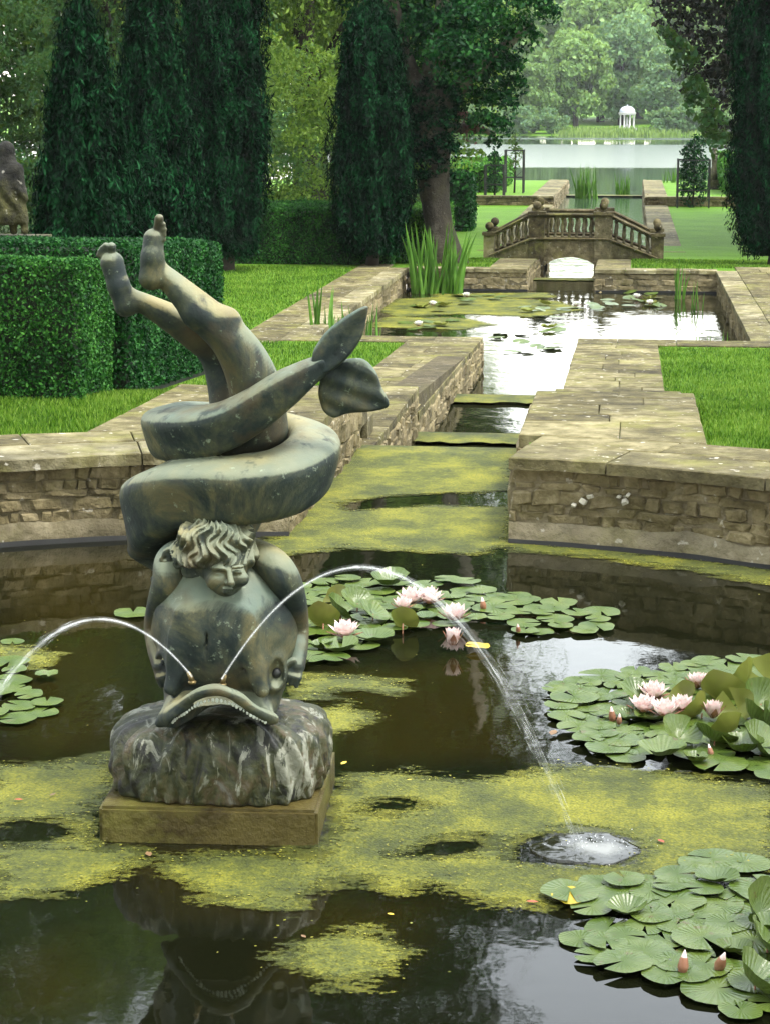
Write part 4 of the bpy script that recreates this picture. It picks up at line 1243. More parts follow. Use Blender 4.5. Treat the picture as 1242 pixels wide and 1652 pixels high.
def join(parts):
    V = []; Q = []; o = 0
    for v, q in parts:
        V.append(v); Q.append(q + o); o += len(v)
    return np.concatenate(V), np.concatenate(Q)
def fbm(P, s, seed=0.0):
    x, y, z = (P * s).T + np.array([[seed * 3.1], [seed * 1.7], [seed * 2.3]])
    return (np.sin(x * 1.7 + 1.3 * np.sin(y * 1.1 + z)) + np.sin(y * 2.1 + 1.7 * np.sin(z * 1.3 + x * .7)) + np.sin(z * 1.9 + 1.1 * np.sin(x * 1.9 + y))) / 3

# ---- clipped hedges
def hedge(label, x0, x1, y0, y1, base, h, leaf, dens, m, rnd=.06, seed=1, cols='hedge_core'):
    """block of clipped leaves whose top follows the ground; base(y) is the ground, h the height"""
    rs = np.random.RandomState(seed)
    t = tag(empty('clipped_hedge', ((x0+x1)/2, (y0+y1)/2, base((y0+y1)/2))), label, 'hedge')
    O = np.array(t.location)
    i = .05
    b = MB(); ys = np.linspace(y0 + i, y1 - i, 5); v = []; f = []
    for y in ys: v += [(x0 + i, y, base(y) - .05), (x1 - i, y, base(y) - .05), (x1 - i, y, base(y) + h - i), (x0 + i, y, base(y) + h - i)]
    for k in range(4):
        a = 4 * k; f += [(a+1, a+5, a+6, a+2), (a+2, a+6, a+7, a+3), (a+3, a+7, a+4, a)]
    f += [(0, 1, 2, 3), (19, 18, 17, 16)]
    b.add([np.array(p) - O for p in v], f); b.build('twigs', M[cols], t)
    parts = []
    faces = [('f', (x1-x0)*h), ('t', (x1-x0)*(y1-y0)), ('r', (y1-y0)*h), ('l', (y1-y0)*h*.3)]
    for nm, area in faces:
        n = int(area * dens); u = rs.uniform(0, 1, n); w = rs.uniform(0, 1, n)
        if nm == 'f': P = np.stack([x0 + (x1-x0)*u, np.full(n, y0), h * w], 1); N = np.tile((0, -1., 0), (n, 1))
        elif nm == 't': P = np.stack([x0 + (x1-x0)*u, y0 + (y1-y0)*w, np.full(n, h)], 1); N = np.tile((0, 0, 1.), (n, 1))
        elif nm == 'r': P = np.stack([np.full(n, x1), y0 + (y1-y0)*u, h * w], 1); N = np.tile((1., 0, 0), (n, 1))
        else: P = np.stack([np.full(n, x0), y0 + (y1-y0)*u, h * w], 1); N = np.tile((-1., 0, 0), (n, 1))
        # soften the arrises and let the surface undulate
        for ax, lo_, hi_ in ((0, x0, x1), (1, y0, y1), (2, -9, h)):
            for lim, sg in ((lo_, 1), (hi_, -1)):
                e = np.clip(1 - np.abs(P[:, ax] - lim) / rnd, 0, 1)
                if (nm, ax) not in (('f', 1), ('t', 2), ('r', 0), ('l', 0)): P -= N * (e ** 2 * rnd * .7)[:, None]
        und = fbm(P, 3.2, seed) * .022 + rs.normal(0, leaf * .55, n)
        P = P + N * und[:, None]
        P[:, 2] += np.array([base(y) for y in P[:, 1]])
        parts.append(leaf_cards(P - O, N, leaf, rs, .55, .45, upb=.3))
    V, Q = join(parts)
    tag(obj('leaves', V, Q, M[m], t), kind='stuff')
    return t
gz = ground_z
hedge('clipped box hedge block with a square front, closest to the pond paving', -6.6, -3.43, 12.12, 12.95, gz, .90, .0135, 8500, 'hedge_mid', seed=1)
hedge('longer clipped box hedge sloping away behind the bronze feet', -6.6, -3.36, 13.16, 16.3, lambda y: float(np.interp(y, [13.1, 16.3], [.26, .06])), 1.02, .0150, 6500, 'hedge', seed=2)
hedge('low clipped hedge with a bright flat top between the dark yews', -9.0, -3.95, 33.0, 35.9, lambda y: -.42, .90, .024, 3200, 'hedge_mid', rnd=.03, seed=3)
hedge('short clipped hedge end beside the leaning tree trunk', -3.94, -3.28, 33.9, 37.0, lambda y: -.45, .86, .026, 3000, 'hedge_light', rnd=.03, seed=4)
hedge('upright clipped hedge block just behind the tree trunk', -4.75, -4.05, 50.0, 52.0, lambda y: -.92, 1.35, .06, 700, 'hedge', seed=5)
hedge('clipped hedge with pale flat top beside the caged saplings', -6.5, -4.5, 66.5, 75.0, lambda y: -.66, .86, .075, 420, 'hedge_light', seed=6)
hedge('clipped hedge far off behind the dark yew column near the lake', 3.05, 4.2, 66.0, 76.0, lambda y: -.66, 1.1, .075, 420, 'hedge_light', seed=7)

# ---- Irish yews: fluted columns of upright sprays
def yew(label, x, y, z0, z1, prof, seed, spray=.036, n=42000, bare=.35, squash=1.0):
    rs = np.random.RandomState(seed)
    t = tag(empty('yew_tree', (x, y, z0)), label, 'yew tree', 'dark columnar yews along the canal garden')
    b = MB(); b.tube([(0, 0, -.1), (.02, .02, bare * .6), (0, .03, bare + .6)], [.13, .10, .07], 10); b.build('trunk', M['bark_dark'], t, True)
    H = z1 - z0; zs = np.array([p[0] for p in prof]) * H; rsn = np.array([p[1] for p in prof])
    R = lambda z, a: np.interp(z, zs, rsn) * (1 + .13 * np.sin(a * 7 + 1.5 * np.sin(z * .9 + seed)) + .09 * np.sin(a * 13 + 2 * np.sin(z * 1.3 + a)) + .08 * np.sin(z * 2.3 + a * 2 + seed) + .09 * np.sin(z * 6.1 + a * 9 + 3 * np.sin(a * 4)))
    # dark inner mass
    nz, na = 34, 26; v = []; f = []
    for j in range(nz + 1):
        z = bare * .7 + (H - bare * .7) * j / nz
        for i in range(na):
            a = 2 * math.pi * i / na; r = max(.01, float(R(z, a)) * .86 - .03)
            v.append((r * math.cos(a), r * math.sin(a) * squash, z * .99))
    for j in range(nz):
        for i in range(na): f.append((j*na+i, j*na+(i+1) % na, (j+1)*na+(i+1) % na, (j+1)*na+i))
    f.append(tuple(range(na)))
    cr = obj('inner_twigs', v, f, M['yew_core'], t, True)
    w = rs.uniform(0, 1, n * 3) ; z = bare * .75 + (H - bare * .75) * w
    keep = rs.uniform(0, 1, n * 3) < np.interp(z, zs, rsn) / rsn.max(); z = z[keep][:n]
    a = rs.uniform(0, 2 * math.pi, len(z)); r = R(z, a) * (1 - np.abs(rs.normal(0, .07, len(z)))) + np.abs(rs.normal(0, .045, len(z))) - .02
    P = np.stack([r * np.cos(a), r * np.sin(a) * squash, z + rs.normal(0, .05, len(z))], 1)
    N = np.stack([np.cos(a), np.sin(a), np.full(len(z), .25)], 1)
    k = rs.permutation(len(P))[:len(P) // 7]
    Pt = P[k] + N[k] * rs.uniform(.0, .07, len(k))[:, None] + (0, 0, .04)
    V, Q = join([leaf_cards(P, N, spray, rs, .38, .55, upb=2.2), leaf_cards(Pt, N[k], spray * 1.9, rs, .20, .3, upb=3.5)])
    tag(obj('crown', V, Q, M['yew'], t), kind='stuff')
    return t
CONE = [(0, .45), (.08, .8), (.2, .88), (.35, .72), (.5, .56), (.7, .40), (.85, .25), (.95, .12), (1, .02)]
COLUMN = [(0, .35), (.05, .6), (.15, .78), (.35, .84), (.6, .82), (.8, .68), (.92, .42), (1, .05)]
def scaled(p, k): return [(a, b * k) for a, b in p]
yew('broad cone-shaped dark yew rising behind the weathered stone figure', -6.65, 24.0, -.42, 3.55, scaled(CONE, .76), 1)
yew('dark yew standing behind the upturned bronze foot', -6.62, 27.5, -.42, 4.9, scaled(CONE, .74), 2)
yew('tall dark yew column on a bare stem at the edge of the open lawn', -6.42, 31.5, -.42, 6.5, scaled(COLUMN, .70), 3, n=60000)
yew('slim dark yew column between the two clipped hedge ends', -4.22, 32.6, -.42, 3.85, scaled(COLUMN, .66), 4)
yew('dark yew column across the canal from all the others', 2.42, 34.5, -.55, 7.5, scaled(COLUMN, .86), 5, n=60000)

# ---- broadleaf trees
def limb_tree(t, pts, rad, m, limbs, n=14, sink=.0):
    b = MB(); b.tube(pts, rad, n); tr = b.build('trunk', m, t, True)
    for L_ in limbs:
        b = MB(); k = len(L_); b.tube([p[:3] for p in L_], [p[3] for p in L_], 8); b.build('limb', m, t, True)
    return tr
def clumps_mesh(cl, per, leaf, rs, aspect=.55, droop=.4, align=.35):
    """cl rows: x y z rx ry rz; leaves gather on the upper skin of each clump"""
    parts = []
    for c in cl:
        n = max(8, int(per * (c[3] * c[4] + c[3] * c[5] + c[4] * c[5]) / 3))
        d = rs.normal(size=(n, 3)); d /= np.linalg.norm(d, axis=1)[:, None]
        d[:, 2] = np.where(rs.uniform(0, 1, n) < .6, np.abs(d[:, 2]), d[:, 2])
        rr = rs.uniform(.55, 1.12, n) ** .6 * (1 + .18 * fbm(d, 3.0, c[0] + c[2]))
        P = np.array(c[:3]) + d * rr[:, None] * np.array(c[3:6])
        parts.append(leaf_cards(P, d, leaf, rs, aspect, align, droop=droop))
    return join(parts)
def fill_clumps(rs, cen, rad, n, r0, r1, flat=.75, shell=.55, zmin=None):
    out = []
    while len(out) < n:
        d = rs.normal(size=3); d /= np.linalg.norm(d); k = rs.uniform(shell, 1.0)
        p = np.array(cen) + d * k * np.array(rad); r = rs.uniform(r0, r1)
        if zmin is not None and p[2] < zmin: continue
        out.append((*p, r, r, r * flat))
    return out
# the big tree that leans over the canal
def big_tree():
    rs = np.random.RandomState(11)
    t = tag(empty('plane_tree', (-3.05, 33.6, -.45)), 'big spreading tree with a pale scarred trunk behind the iris clump', 'tree')
    O = np.array((-3.05, 33.6, -.45))
    w = lambda x, y, Y=33.6: at(x, y, Y=Y) - O
    pts = [w(722, 436), w(716, 405), w(708, 365), w(702, 325), w(698, 290), w(694, 250), w(690, 200), w(690, 130)]
    limb_tree(t, pts, [.40, .30, .235, .24, .28, .34, .33, .26], M['bark'],
              [[(*w(690, 200), .18), (*w(730, 150), .14), (*w(790, 90), .10), (*w(860, 40), .05)], [(*w(690, 180), .2), (*w(650, 90), .15), (*w(620, -40), .12), (*w(560, -300), .08)],
               [(*w(690, 150), .2), (*w(720, 0), .17), (*w(760, -200), .13), (*w(790, -500), .08)], [(*w(694, 210), .12), (*w(740, 205), .08), (*w(800, 215), .04)]])
    b = MB()
    for a in (-1.9, -1.2, -.5, .4):
        b.tube([(w(718, 420) + (0, 0, .06)), w(718, 430) + (.28 * math.cos(a), .28 * math.sin(a), .0), w(718, 436) + (.52 * math.cos(a), .52 * math.sin(a), -.10)], [.13, .10, .04], 8)
    b.build('root_flare', M['bark_dark'], t, True)
    cl = []
    for x, y, r, dY in ((700, 60, .60, 0), (760, 40, .60, -.5), (825, 10, .45, -.5), (790, 110, .50, 0), (745, 130, .50, .2), (805, 170, .36, 0), (780, 200, .30, -.3), (735, 95, .55, -.9), (672, 80, .5, .5),
                        (640, 40, .55, .8), (860, 10, .32, -.4), (885, 22, .20, -.3), (838, 60, .33, -.2), (815, 110, .33, .4), (700, 150, .45, .6), (660, 150, .4, .9), (810, 205, .20, .0), (795, 232, .14, .2), (770, 60, .6, 1),
                        (730, 10, .7, 1.2), (680, 0, .7, 0), (600, 0, .6, 1.5), (720, 190, .35, .5), (755, 165, .40, .7), (830, 140, .24, .2), (690, 110, .45, .9)):
        p = w(x, y, 33.6 + dY); cl.append((*p, r, r, r * .8))
    cl += fill_clumps(rs, (-1.6, 1.8, 11.5), (3.3, 3.0, 7.2), 100, .7, 1.3, zmin=4.6)
    V, Q = join([clumps_mesh(cl[:26], 4200, .046, rs), clumps_mesh(cl[26:], 750, .07, rs)])
    tag(obj('crown', V, Q, M['maple'], t), kind='stuff')
    # ivy and burrs round the top of the trunk, fresh shoots, a reddish spray
    iv = [(*w(672, 250, 33.3), .32, .36, .42), (*w(668, 288, 33.3), .30, .34, .24), (*w(716, 245, 33.3), .26, .34, .32), (*w(700, 205, 33.3), .42, .4, .36), (*w(690, 262, 33.2), .32, .3, .24), (*w(700, 165, 33.3), .5, .4, .4), (*w(724, 285), .11, .12, .12), (*w(665, 215), .3, .3, .35)]
    V, Q = clumps_mesh(iv, 6500, .035, rs); tag(obj('ivy', V, Q, M['yew'], t), kind='stuff')
    V, Q = clumps_mesh([(*w(668, 160), .15, .15, .12), (*w(660, 185), .12, .12, .1), (*w(680, 268, 33.2), .14, .1, .06), (*w(742, 248), .20, .2, .10), (*w(765, 250), .18, .2, .10), (*w(650, 195), .1, .1, .1)], 3200, .045, rs)
    tag(obj('fresh_shoots', V, Q, M['maple_light'], t), kind='stuff')
    V, Q = clumps_mesh([(*w(762, 214), .17, .17, .17), (*w(745, 190), .12, .12, .12)], 5200, .04, rs)
    tag(obj('reddish_spray', V, Q, M['copper'], t), kind='stuff')
big_tree()
def copper_beech():
    rs = np.random.RandomState(12)
    t = tag(empty('copper_beech', (4.4, 46.0, -.92)), 'dark purple-leaved tree overhanging the lake view beside the dark yew', 'tree')
    O = np.array((4.4, 46.0, -.92)); w = lambda x, y, Y=45.: at(x, y, Y=Y) - O
    limb_tree(t, [(0, 0, -.1), (.05, 0, 1.5), (0, .1, 3.5), (.1, 0, 7)], [.42, .33, .28, .18], M['bark_dark'],
              [[(0, 0, 3.0, .2), (-1.2, -.4, 3.8, .14), (-2.6, -.8, 4.0, .08), (-3.4, -1, 3.4, .04)], [(0, 0, 2.2, .14), (-1.2, -.5, 2.6, .1), (-2.2, -.8, 2.2, .05)]])
    cl = [(*w(x, y), r, r, r * .85) for x, y, r in ((1100, 20, .55), (1140, 40, .6), (1160, 90, .6), (1120, 75, .5), (1085, 40, .4), (1150, 140, .5), (1125, 120, .35), (1170, 180, .5), (1080, 10, .4), (1140, 0, .7), (1165, 215, .4), (1190, 120, .7), (1200, 40, .8))]
    cl += fill_clumps(rs, (1.0, 0, 11.0), (4.4, 3.8, 7.5), 110, .8, 1.5, zmin=4.2)
    V, Q = clumps_mesh(cl, 900, .075, rs); tag(obj('crown', V, Q, M['beech'], t), kind='stuff')
    V, Q = clumps_mesh([(*w(x, y, 44.), r, r, r) for x, y, r in ((1105, 95, .3), (1130, 170, .34), (1150, 200, .3), (1090, 70, .2), (1120, 145, .28), (1160, 230, .3), (1075, 55, .18))], 1300, .09, rs)
    tag(obj('green_sprays', V, Q, M['wood_cool'], t), kind='stuff')
copper_beech()
# woodland behind the yews: three crowns shared by the trees
def wood_protos():
    out = []
    for s, m in ((21, 'wood'), (22, 'wood_cool'), (23, 'wood')):
        rs = np.random.RandomState(s)
        cl = fill_clumps(rs, (0, 0, 5.6), (3.0, 3.0, 5.0), 110, .55, 1.15, shell=.6, zmin=.6)
        V, Q = clumps_mesh(cl, 1500, .038, rs, .5, .5)
        cm = make_mesh('crown', V, Q, M[m])
        b = MB(); b.tube([(0, 0, -.2), (.1, 0, 2), (0, .15, 5), (.1, 0, 9)], [.3, .24, .18, .06], 10)
        for k in range(7):
            a = s + k * 2.4; z = 2.0 + k * .9
            b.tube([(0, 0, z), (1.1 * math.cos(a), 1.1 * math.sin(a), z + .9), (2.2 * math.cos(a), 2.2 * math.sin(a), z + 1.5)], [.10, .07, .03], 6)
        tm = make_mesh('trunk', b.v, b.f, M['bark_dark'], True)
        out.append((cm, tm))
    return out
WP = wood_protos()
WOOD = [(-17.5, 45, 0, 1.1, 'cool green woodland tree behind the stone figure at the picture edge'), (-11.5, 44.5, 1, .95, 'woodland tree showing between the two cone-shaped yews'),
        (-8.4, 52.0, 0, 1.0, 'pale leafy woodland tree behind the low clipped hedge'), (-6.4, 57.5, 2, 1.1, 'yellow-green woodland tree behind the slim yew column'),
        (-10.8, 46.5, 2, 1.3, 'taller woodland tree behind the pale leafy one'), (-15.5, 41.0, 1, 1.3, 'tall shady woodland tree far behind the stone figure'),
        (-9.0, 56.5, 0, 1.5, 'tallest woodland tree behind the spreading tree'), (-18.5, 30.0, 0, 1.3, 'woodland tree beyond the end of the box hedges'), (-14.0, 54, 1, 1.5, 'distant woodland tree filling the gap behind the yews'),
        (-15.5, 68, 2, 1.2, 'woodland tree beyond the far clipped hedge'), (8.6, 40, 1, 1.2, 'green woodland tree behind the lone yew across the canal'), (9.5, 54, 0, 1.3, 'woodland tree behind the purple-leaved one'),
        (-7.5, -6.5, 1, 1.1, 'unseen added woodland tree behind the viewer, on the hedge side'), (-1.0, -9.0, 0, 1.15, 'unseen added woodland tree straight behind the viewer'), (5.5, -7.0, 1, 1.1, 'unseen added woodland tree behind the viewer, on the open lawn side'),  # last six trees: out of view, added to cut frontal sky light
        (9.0, 1.0, 2, 1.0, 'unseen added woodland tree beside the pond across the open lawn'), (-12.0, 1.5, 0, 1.1, 'unseen added woodland tree beside the pond beyond the hedges'), (9.5, 12.0, 1, 1.0, 'unseen added woodland tree beyond the open lawn, level with the terrace')]
for i, (x, y, k, s, lab) in enumerate(WOOD):
    t = tag(empty('woodland_tree', (x, y, gz(y) - .1), i * 1.7), lab, 'tree', 'woodland trees behind the yews')
    t.scale = (s * 1.25, s * 1.25, s * 1.75)
    mobj('trunk', WP[k][1], t); tag(mobj('crown', WP[k][0], t), kind='stuff')

# ---- the wood across the lake
def far_protos():
    out = []
    for s, m in ((31, 'far'), (32, 'far_cool'), (33, 'far')):
        rs = np.random.RandomState(s)
        cl = fill_clumps(rs, (0, 0, 7.2), (5.2, 4.6, 6.4), 64, 1.2, 2.5, flat=.7, shell=.55, zmin=1.0)
        V, Q = clumps_mesh(cl, 85, .34, rs, .6, .3, .45)
        b = MB(); b.tube([(0, 0, -.5), (.2, 0, 4), (0, .2, 10)], [.5, .4, .12], 8)
        for k in range(5):
            a = s + k * 2.4; z = 3 + k
            b.tube([(0, 0, z), (2.2 * math.cos(a), 2.2 * math.sin(a), z + 2), (3.8 * math.cos(a), 3.8 * math.sin(a), z + 3)], [.18, .12, .05], 6)
        out.append((make_mesh('crown', V, Q, M[m]), make_mesh('trunk', b.v, b.f, M['bark_dark'], True)))
    return out
FP = far_protos()
def undergrowth(label, spots, m, seed):
    rs = np.random.RandomState(seed); cl = []
    for (x, y, h, r) in spots:
        for k in range(16): cl.append((x + rs.normal(0, r * .6), y + rs.normal(0, r * .5), gz(y) + h * rs.uniform(.05, .98), r * rs.uniform(.25, .5), r * .4, r * rs.uniform(.2, .36)))
    V, Q = clumps_mesh(cl, 1500 if spots[0][1] < 200 else 260, .052 if spots[0][1] < 200 else .26, rs, .5, .4); tag(obj('undergrowth', V, Q, M[m]), label, 'undergrowth', kind='stuff')
undergrowth('shady undergrowth of the wood behind the yews', [(-24 + 1.5 * k, 46 + 3 * math.sin(k * 1.7), 4.2 + math.sin(k), 1.8) for k in range(13)] + [(-19, 36, 4, 1.6), (-16, 37, 4, 1.6), (-13, 39.5, 4.5, 1.6), (-10.8, 41, 3.5, 1.4), (-22, 33, 4, 2), (-12.6, 36, 4.2, 1.5), (-14.2, 37, 5, 1.6), (-15.4, 38, 4.5, 1.6), (-11.4, 38, 5.5, 1.4), (-17, 38, 6, 1.8), (-13.4, 39, 7, 1.6)], 'wood_cool', 61)
undergrowth('sunlit yellow-green thicket above the low clipped hedge', [(-8.3, 40, 3.6, 1.2), (-7.2, 40.5, 4.0, 1.2), (-6.2, 41.5, 4.2, 1.1), (-5.4, 43, 3.5, 1.0), (-9.4, 41, 4, 1.3), (-6.8, 41, 5.2, 1.0)], 'wood', 62)
undergrowth('leafy bushes dipping to the water along the far lake shore', [(-30 + 2.1 * k, 244.5, 2.6 + .6 * math.sin(k * 2.1), 2.0) for k in range(10)] + [(4.5 + 2.1 * k, 245, 2.4 + .6 * math.sin(k * 1.3), 2.0) for k in range(9)], 'far_cool', 64)
undergrowth('dark thicket behind the lone yew across the canal', [(5.6 + 1.4 * k, 50 + 2 * math.sin(k), 4, 1.7) for k in range(9)] + [(4.9, 57, 2.6, 1.2), (4.2, 43, 2.2, .9)], 'wood_cool', 63)
FAR = [(-12.5, 252, 0, .62, 'low round tree on the far shore nearest the water'), (-7.2, 256, 2, .82, 'full pale tree on the far shore just beside the temple'), (-19.5, 250, 1, .72, 'bluish tree on the far shore next to the hanging leaves'),
       (4.6, 255, 1, .74, 'bluish round tree on the far shore on the other side of the temple'), (11.0, 252, 0, .66, 'small tree on the far shore close to the purple leaves'), (-1.6, 268, 1, .95, 'dark tree directly behind the white temple'),
       (-13.5, 274, 0, 1.20, 'pale tall tree rising behind the far shore trees'), (-4.5, 281, 2, 1.25, 'tall pale crown above the temple tree'), (4.0, 276, 0, 1.22, 'tall pale tree above the bluish round one'), (-22, 276, 2, 1.2, 'tall tree of the far wood behind the hanging leaves'),
       (13, 274, 2, 1.15, 'tall tree of the far wood behind the purple leaves'), (21, 262, 0, 1.0, 'far shore tree hidden behind the lone yew'), (-30, 262, 1, 1.0, 'far shore tree behind the big spreading tree'), (-38, 270, 0, 1.2, 'far wood tree beyond the spreading tree'),
       (30, 268, 1, 1.2, 'far wood tree beyond the purple-leaved tree'), (-9.5, 292, 1, 1.45, 'highest crown of the far wood seen against the sky'), (1.0, 296, 1, 1.5, 'bluish highest crown of the far wood above the temple'), (10.5, 292, 2, 1.4, 'high crown at the back of the far wood'), (-19, 294, 0, 1.4, 'high pale crown at the back of the far wood')]
for i, (x, y, k, s, lab) in enumerate(FAR):
    t = tag(empty('far_tree', (x, y, gz(y) - .2), i * 2.1), lab, 'tree', 'trees of the wood across the lake')
    t.scale = (s * (.9 + .05 * (i % 5)), s, s * (.98 + .05 * (i % 3)))
    mobj('trunk', FP[k][1], t); tag(mobj('crown', FP[k][0], t), kind='stuff')
# reed bed on the far shore
def blades(P, h, w, rs, lean=.25):
    n = len(P); a = rs.uniform(0, 2 * math.pi, n); d = np.stack([np.cos(a), np.sin(a), np.zeros(n)], 1)
    l = rs.uniform(0, lean, n)[:, None]; h = (h * rs.uniform(.6, 1.25, n))[:, None]
    a2 = rs.uniform(0, 2 * math.pi, n); e = np.stack([np.cos(a2), np.sin(a2), np.zeros(n)], 1)
    up = np.array((0, 0, 1.0))
    V = np.stack([P - d * w * .6, P + d * w * .6, P + up * h * .55 + e * l * h * .35 + d * w, P + up * h + e * l * h], 1).reshape(-1, 3)
    return V, np.arange(n * 4).reshape(n, 4)
def blade_obj(name, V, n, m, parent=None):
    return obj(name, V, np.arange(n * 4).reshape(n, 4), m, parent)
rs = np.random.RandomState(41); n = 3600
P = np.stack([rs.uniform(-10.5, 14, n), rs.uniform(239.5, 247, n), np.zeros(n)], 1); P[:, 2] = [gz(y) for y in P[:, 1]]
P = P[(P[:, 0] > -8 + rs.normal(0, 1, n)) & (P[:, 0] < 3.5 + rs.normal(0, 4, n))]
V, _ = blades(P, .75, .13, rs); tag(blade_obj('reed_bed', V, len(P), M['reed_pale']), 'pale green reeds along the far shore below the white temple', 'reeds', kind='stuff')

# ---- the temple
def temple():
    p = at(1011, 205, Y=248.5); x, y, z = p; z -= .15
    t = tag(empty('garden_temple', (x, y, z)), 'small white domed temple with columns on the far lake shore', 'temple')
    b = MB(); b.lathe([(1.25, -.5), (1.25, .05), (1.1, .05), (1.1, .16)], n=28); b.build('steps', M['temple'], t)
    for k in range(8):
        a = math.pi / 8 + k * math.pi / 4
        b = MB(); b.lathe([(.13, 0), (.13, .05), (.10, .07), (.085, 1.40), (.13, 1.46), (.13, 1.52)], .88 * math.cos(a), .88 * math.sin(a), .16, 10); b.build('column', M['temple'], t, True)
    b = MB(); b.lathe([(.72, 0), (1.02, 0), (1.02, .14), (1.10, .16), (1.10, .24), (.95, .26), (.72, .26)], z=1.68, n=28, cap=False); b.build('entablature', M['temple'], t)
    b = MB(); b.lathe([(.95, 0)] + [(.95 * math.cos(a), .12 + .68 * math.sin(a)) for a in np.linspace(0, 1.5, 8)] + [(.06, .82), (.08, .90), (.02, .96)], z=1.94, n=28); b.build('dome', M['lead'], t, True)
    b = MB(); b.lathe([(.22, 0), (.22, .35), (.12, .37), (.14, .5), (.17, .75), (.15, .95), (.07, 1.02), (.09, 1.12), (.05, 1.22)], z=.16, n=12); b.build('statue', M['temple'], t, True)
temple()

# ---- caged saplings and stone ornaments
def guard(label, x, y, z, w, h, seed, rows, leafm='wood_cool'):
    rs = np.random.RandomState(seed)
    t = tag(empty('caged_shrub', (x, y, z)), label, 'shrub', 'shrubs in iron cages before the lake')
    for sx in (-1, 1):
        for sy in (-1, 1):
            b = MB(); b.box(sx * w - .025, sx * w + .025, sy * w - .025, sy * w + .025, -.05, h * .72); b.build('post', M['iron'], t)
    for zz in (.25 * h, .7 * h):
        for sy in (-1, 1):
            b = MB(); b.box(-w, w, sy * w - .012, sy * w + .012, zz, zz + .03); b.build('rail', M['iron'], t)
    b = MB(); b.tube([(0, 0, -.05), (.03, 0, h * .5), (0, .02, h)], [.035, .025, .008], 8)
    for k in range(9):
        a = k * 2.3; zz = h * (.25 + .07 * k); b.tube([(0, 0, zz), (.28 * math.cos(a), .28 * math.sin(a), zz + .25)], [.012, .005], 5)
    b.build('stem', M['bark_dark'], t, True)
    V, Q = clumps_mesh([(dx, 0, h * k, r, r, r * 1.2) for dx, k, r in rows], 3000, .05, rs); tag(obj('foliage', V, Q, M[leafm], t), kind='stuff')
guard('caged sapling closest to the far clipped hedge, dense and dark', at(797, 326, Y=64.4)[0], 64.4, -.66, .30, 1.35, 51, [(0, .3, .26), (.05, .55, .26), (-.04, .8, .22), (0, .95, .12)], 'maple')
guard('thin leafy caged sapling next to the lower canal wall', at(829, 316, Y=66.5)[0], 66.5, -.66, .30, 1.95, 52, [(0, .45, .16), (.1, .65, .2), (-.1, .8, .18), (.02, .95, .14)], 'wood_cool')
guard('dense dark caged shrub on the open side of the canal before the lake', at(1117, 324, Y=63.0)[0], 62.9, -.92, .48, 2.05, 53, [(0, .22, .44), (0, .42, .46), (.05, .6, .42), (-.1, .78, .32), (.1, .92, .26)], 'maple')
def urn():
    p = at(1151, 291, Y=70); t = tag(empty('stone_urn', (p[0], 70, -.66)), 'slender stone figure on a pedestal at the lake end of the garden', 'statue')
    b = MB(); b.box(-.20, .20, -.20, .20, -.02, .26); b.box(-.16, .16, -.16, .16, .26, .32); b.build('pedestal', M['old_stone'], t)
    b = MB(); b.lathe([(.13, 0), (.12, .25), (.085, .5), (.10, .72), (.13, .86), (.06, .95), (.085, 1.02), (.085, 1.10), (.03, 1.17)], z=.32, n=12); b.build('figure', M['old_stone'], t, True)
urn()
# weathered figure at the edge of the picture, standing behind the box hedge
def stone_figure():
    Y = 17.2; cx, fz = at(8, 372, Y=Y)[0], at(8, 372, Y=Y)[2]
    t = tag(empty('garden_statue', (cx, Y, gz(Y))), 'weathered stone figure in a cape behind the box hedges', 'statue')
    O = np.array((cx, Y, gz(Y))); w = lambda x, y, d=0: at(x, y, Y=Y + d)
    b = MB(); z = fz - gz(Y); b.box(-.30, .30, -.26, .26, -.1, z - .10); b.box(-.34, .34, -.30, .30, z - .10, z - .045); b.build('pedestal', M['old_stone'], t)
    def fig(P):
        d = rc(P, w(6, 345), w(8, 300), .185, .165); d = smin(d, rc(P, w(8, 300), w(9, 262), .165, .10), .05)
        d = smin(d, ell(P, w(10, 242), (.075, .085, .085)), .03)
        d = smin(d, rc(P, w(36, 355, -.02), w(24, 275, -.05), .060, .08), .04); d = smin(d, rc(P, w(-22, 355), w(-8, 275), .06, .08), .04)
        d = d + .014 * np.sin(P[:, 0] * 55 + 4 * np.sin(P[:, 2] * 9)) * np.clip(1 - np.abs(P[:, 2] - w(0, 320)[2]) / .3, 0, 1)
        d = smax(d, w(0, 361)[2] - P[:, 2], .01)
        for fx in (22, 40, -12): d = smin(d, rc(P, w(fx, 372, -.03), w(fx - 2, 352, -.02), .034, .034), .01)
        return d
    V, Q = surface_nets(fig, w(-60, 385) - (0, .35, .02), w(70, 225) + (0, .35, .02), .012)
    obj('figure', V - O, Q, M['old_stone'], t, True)
stone_figure()

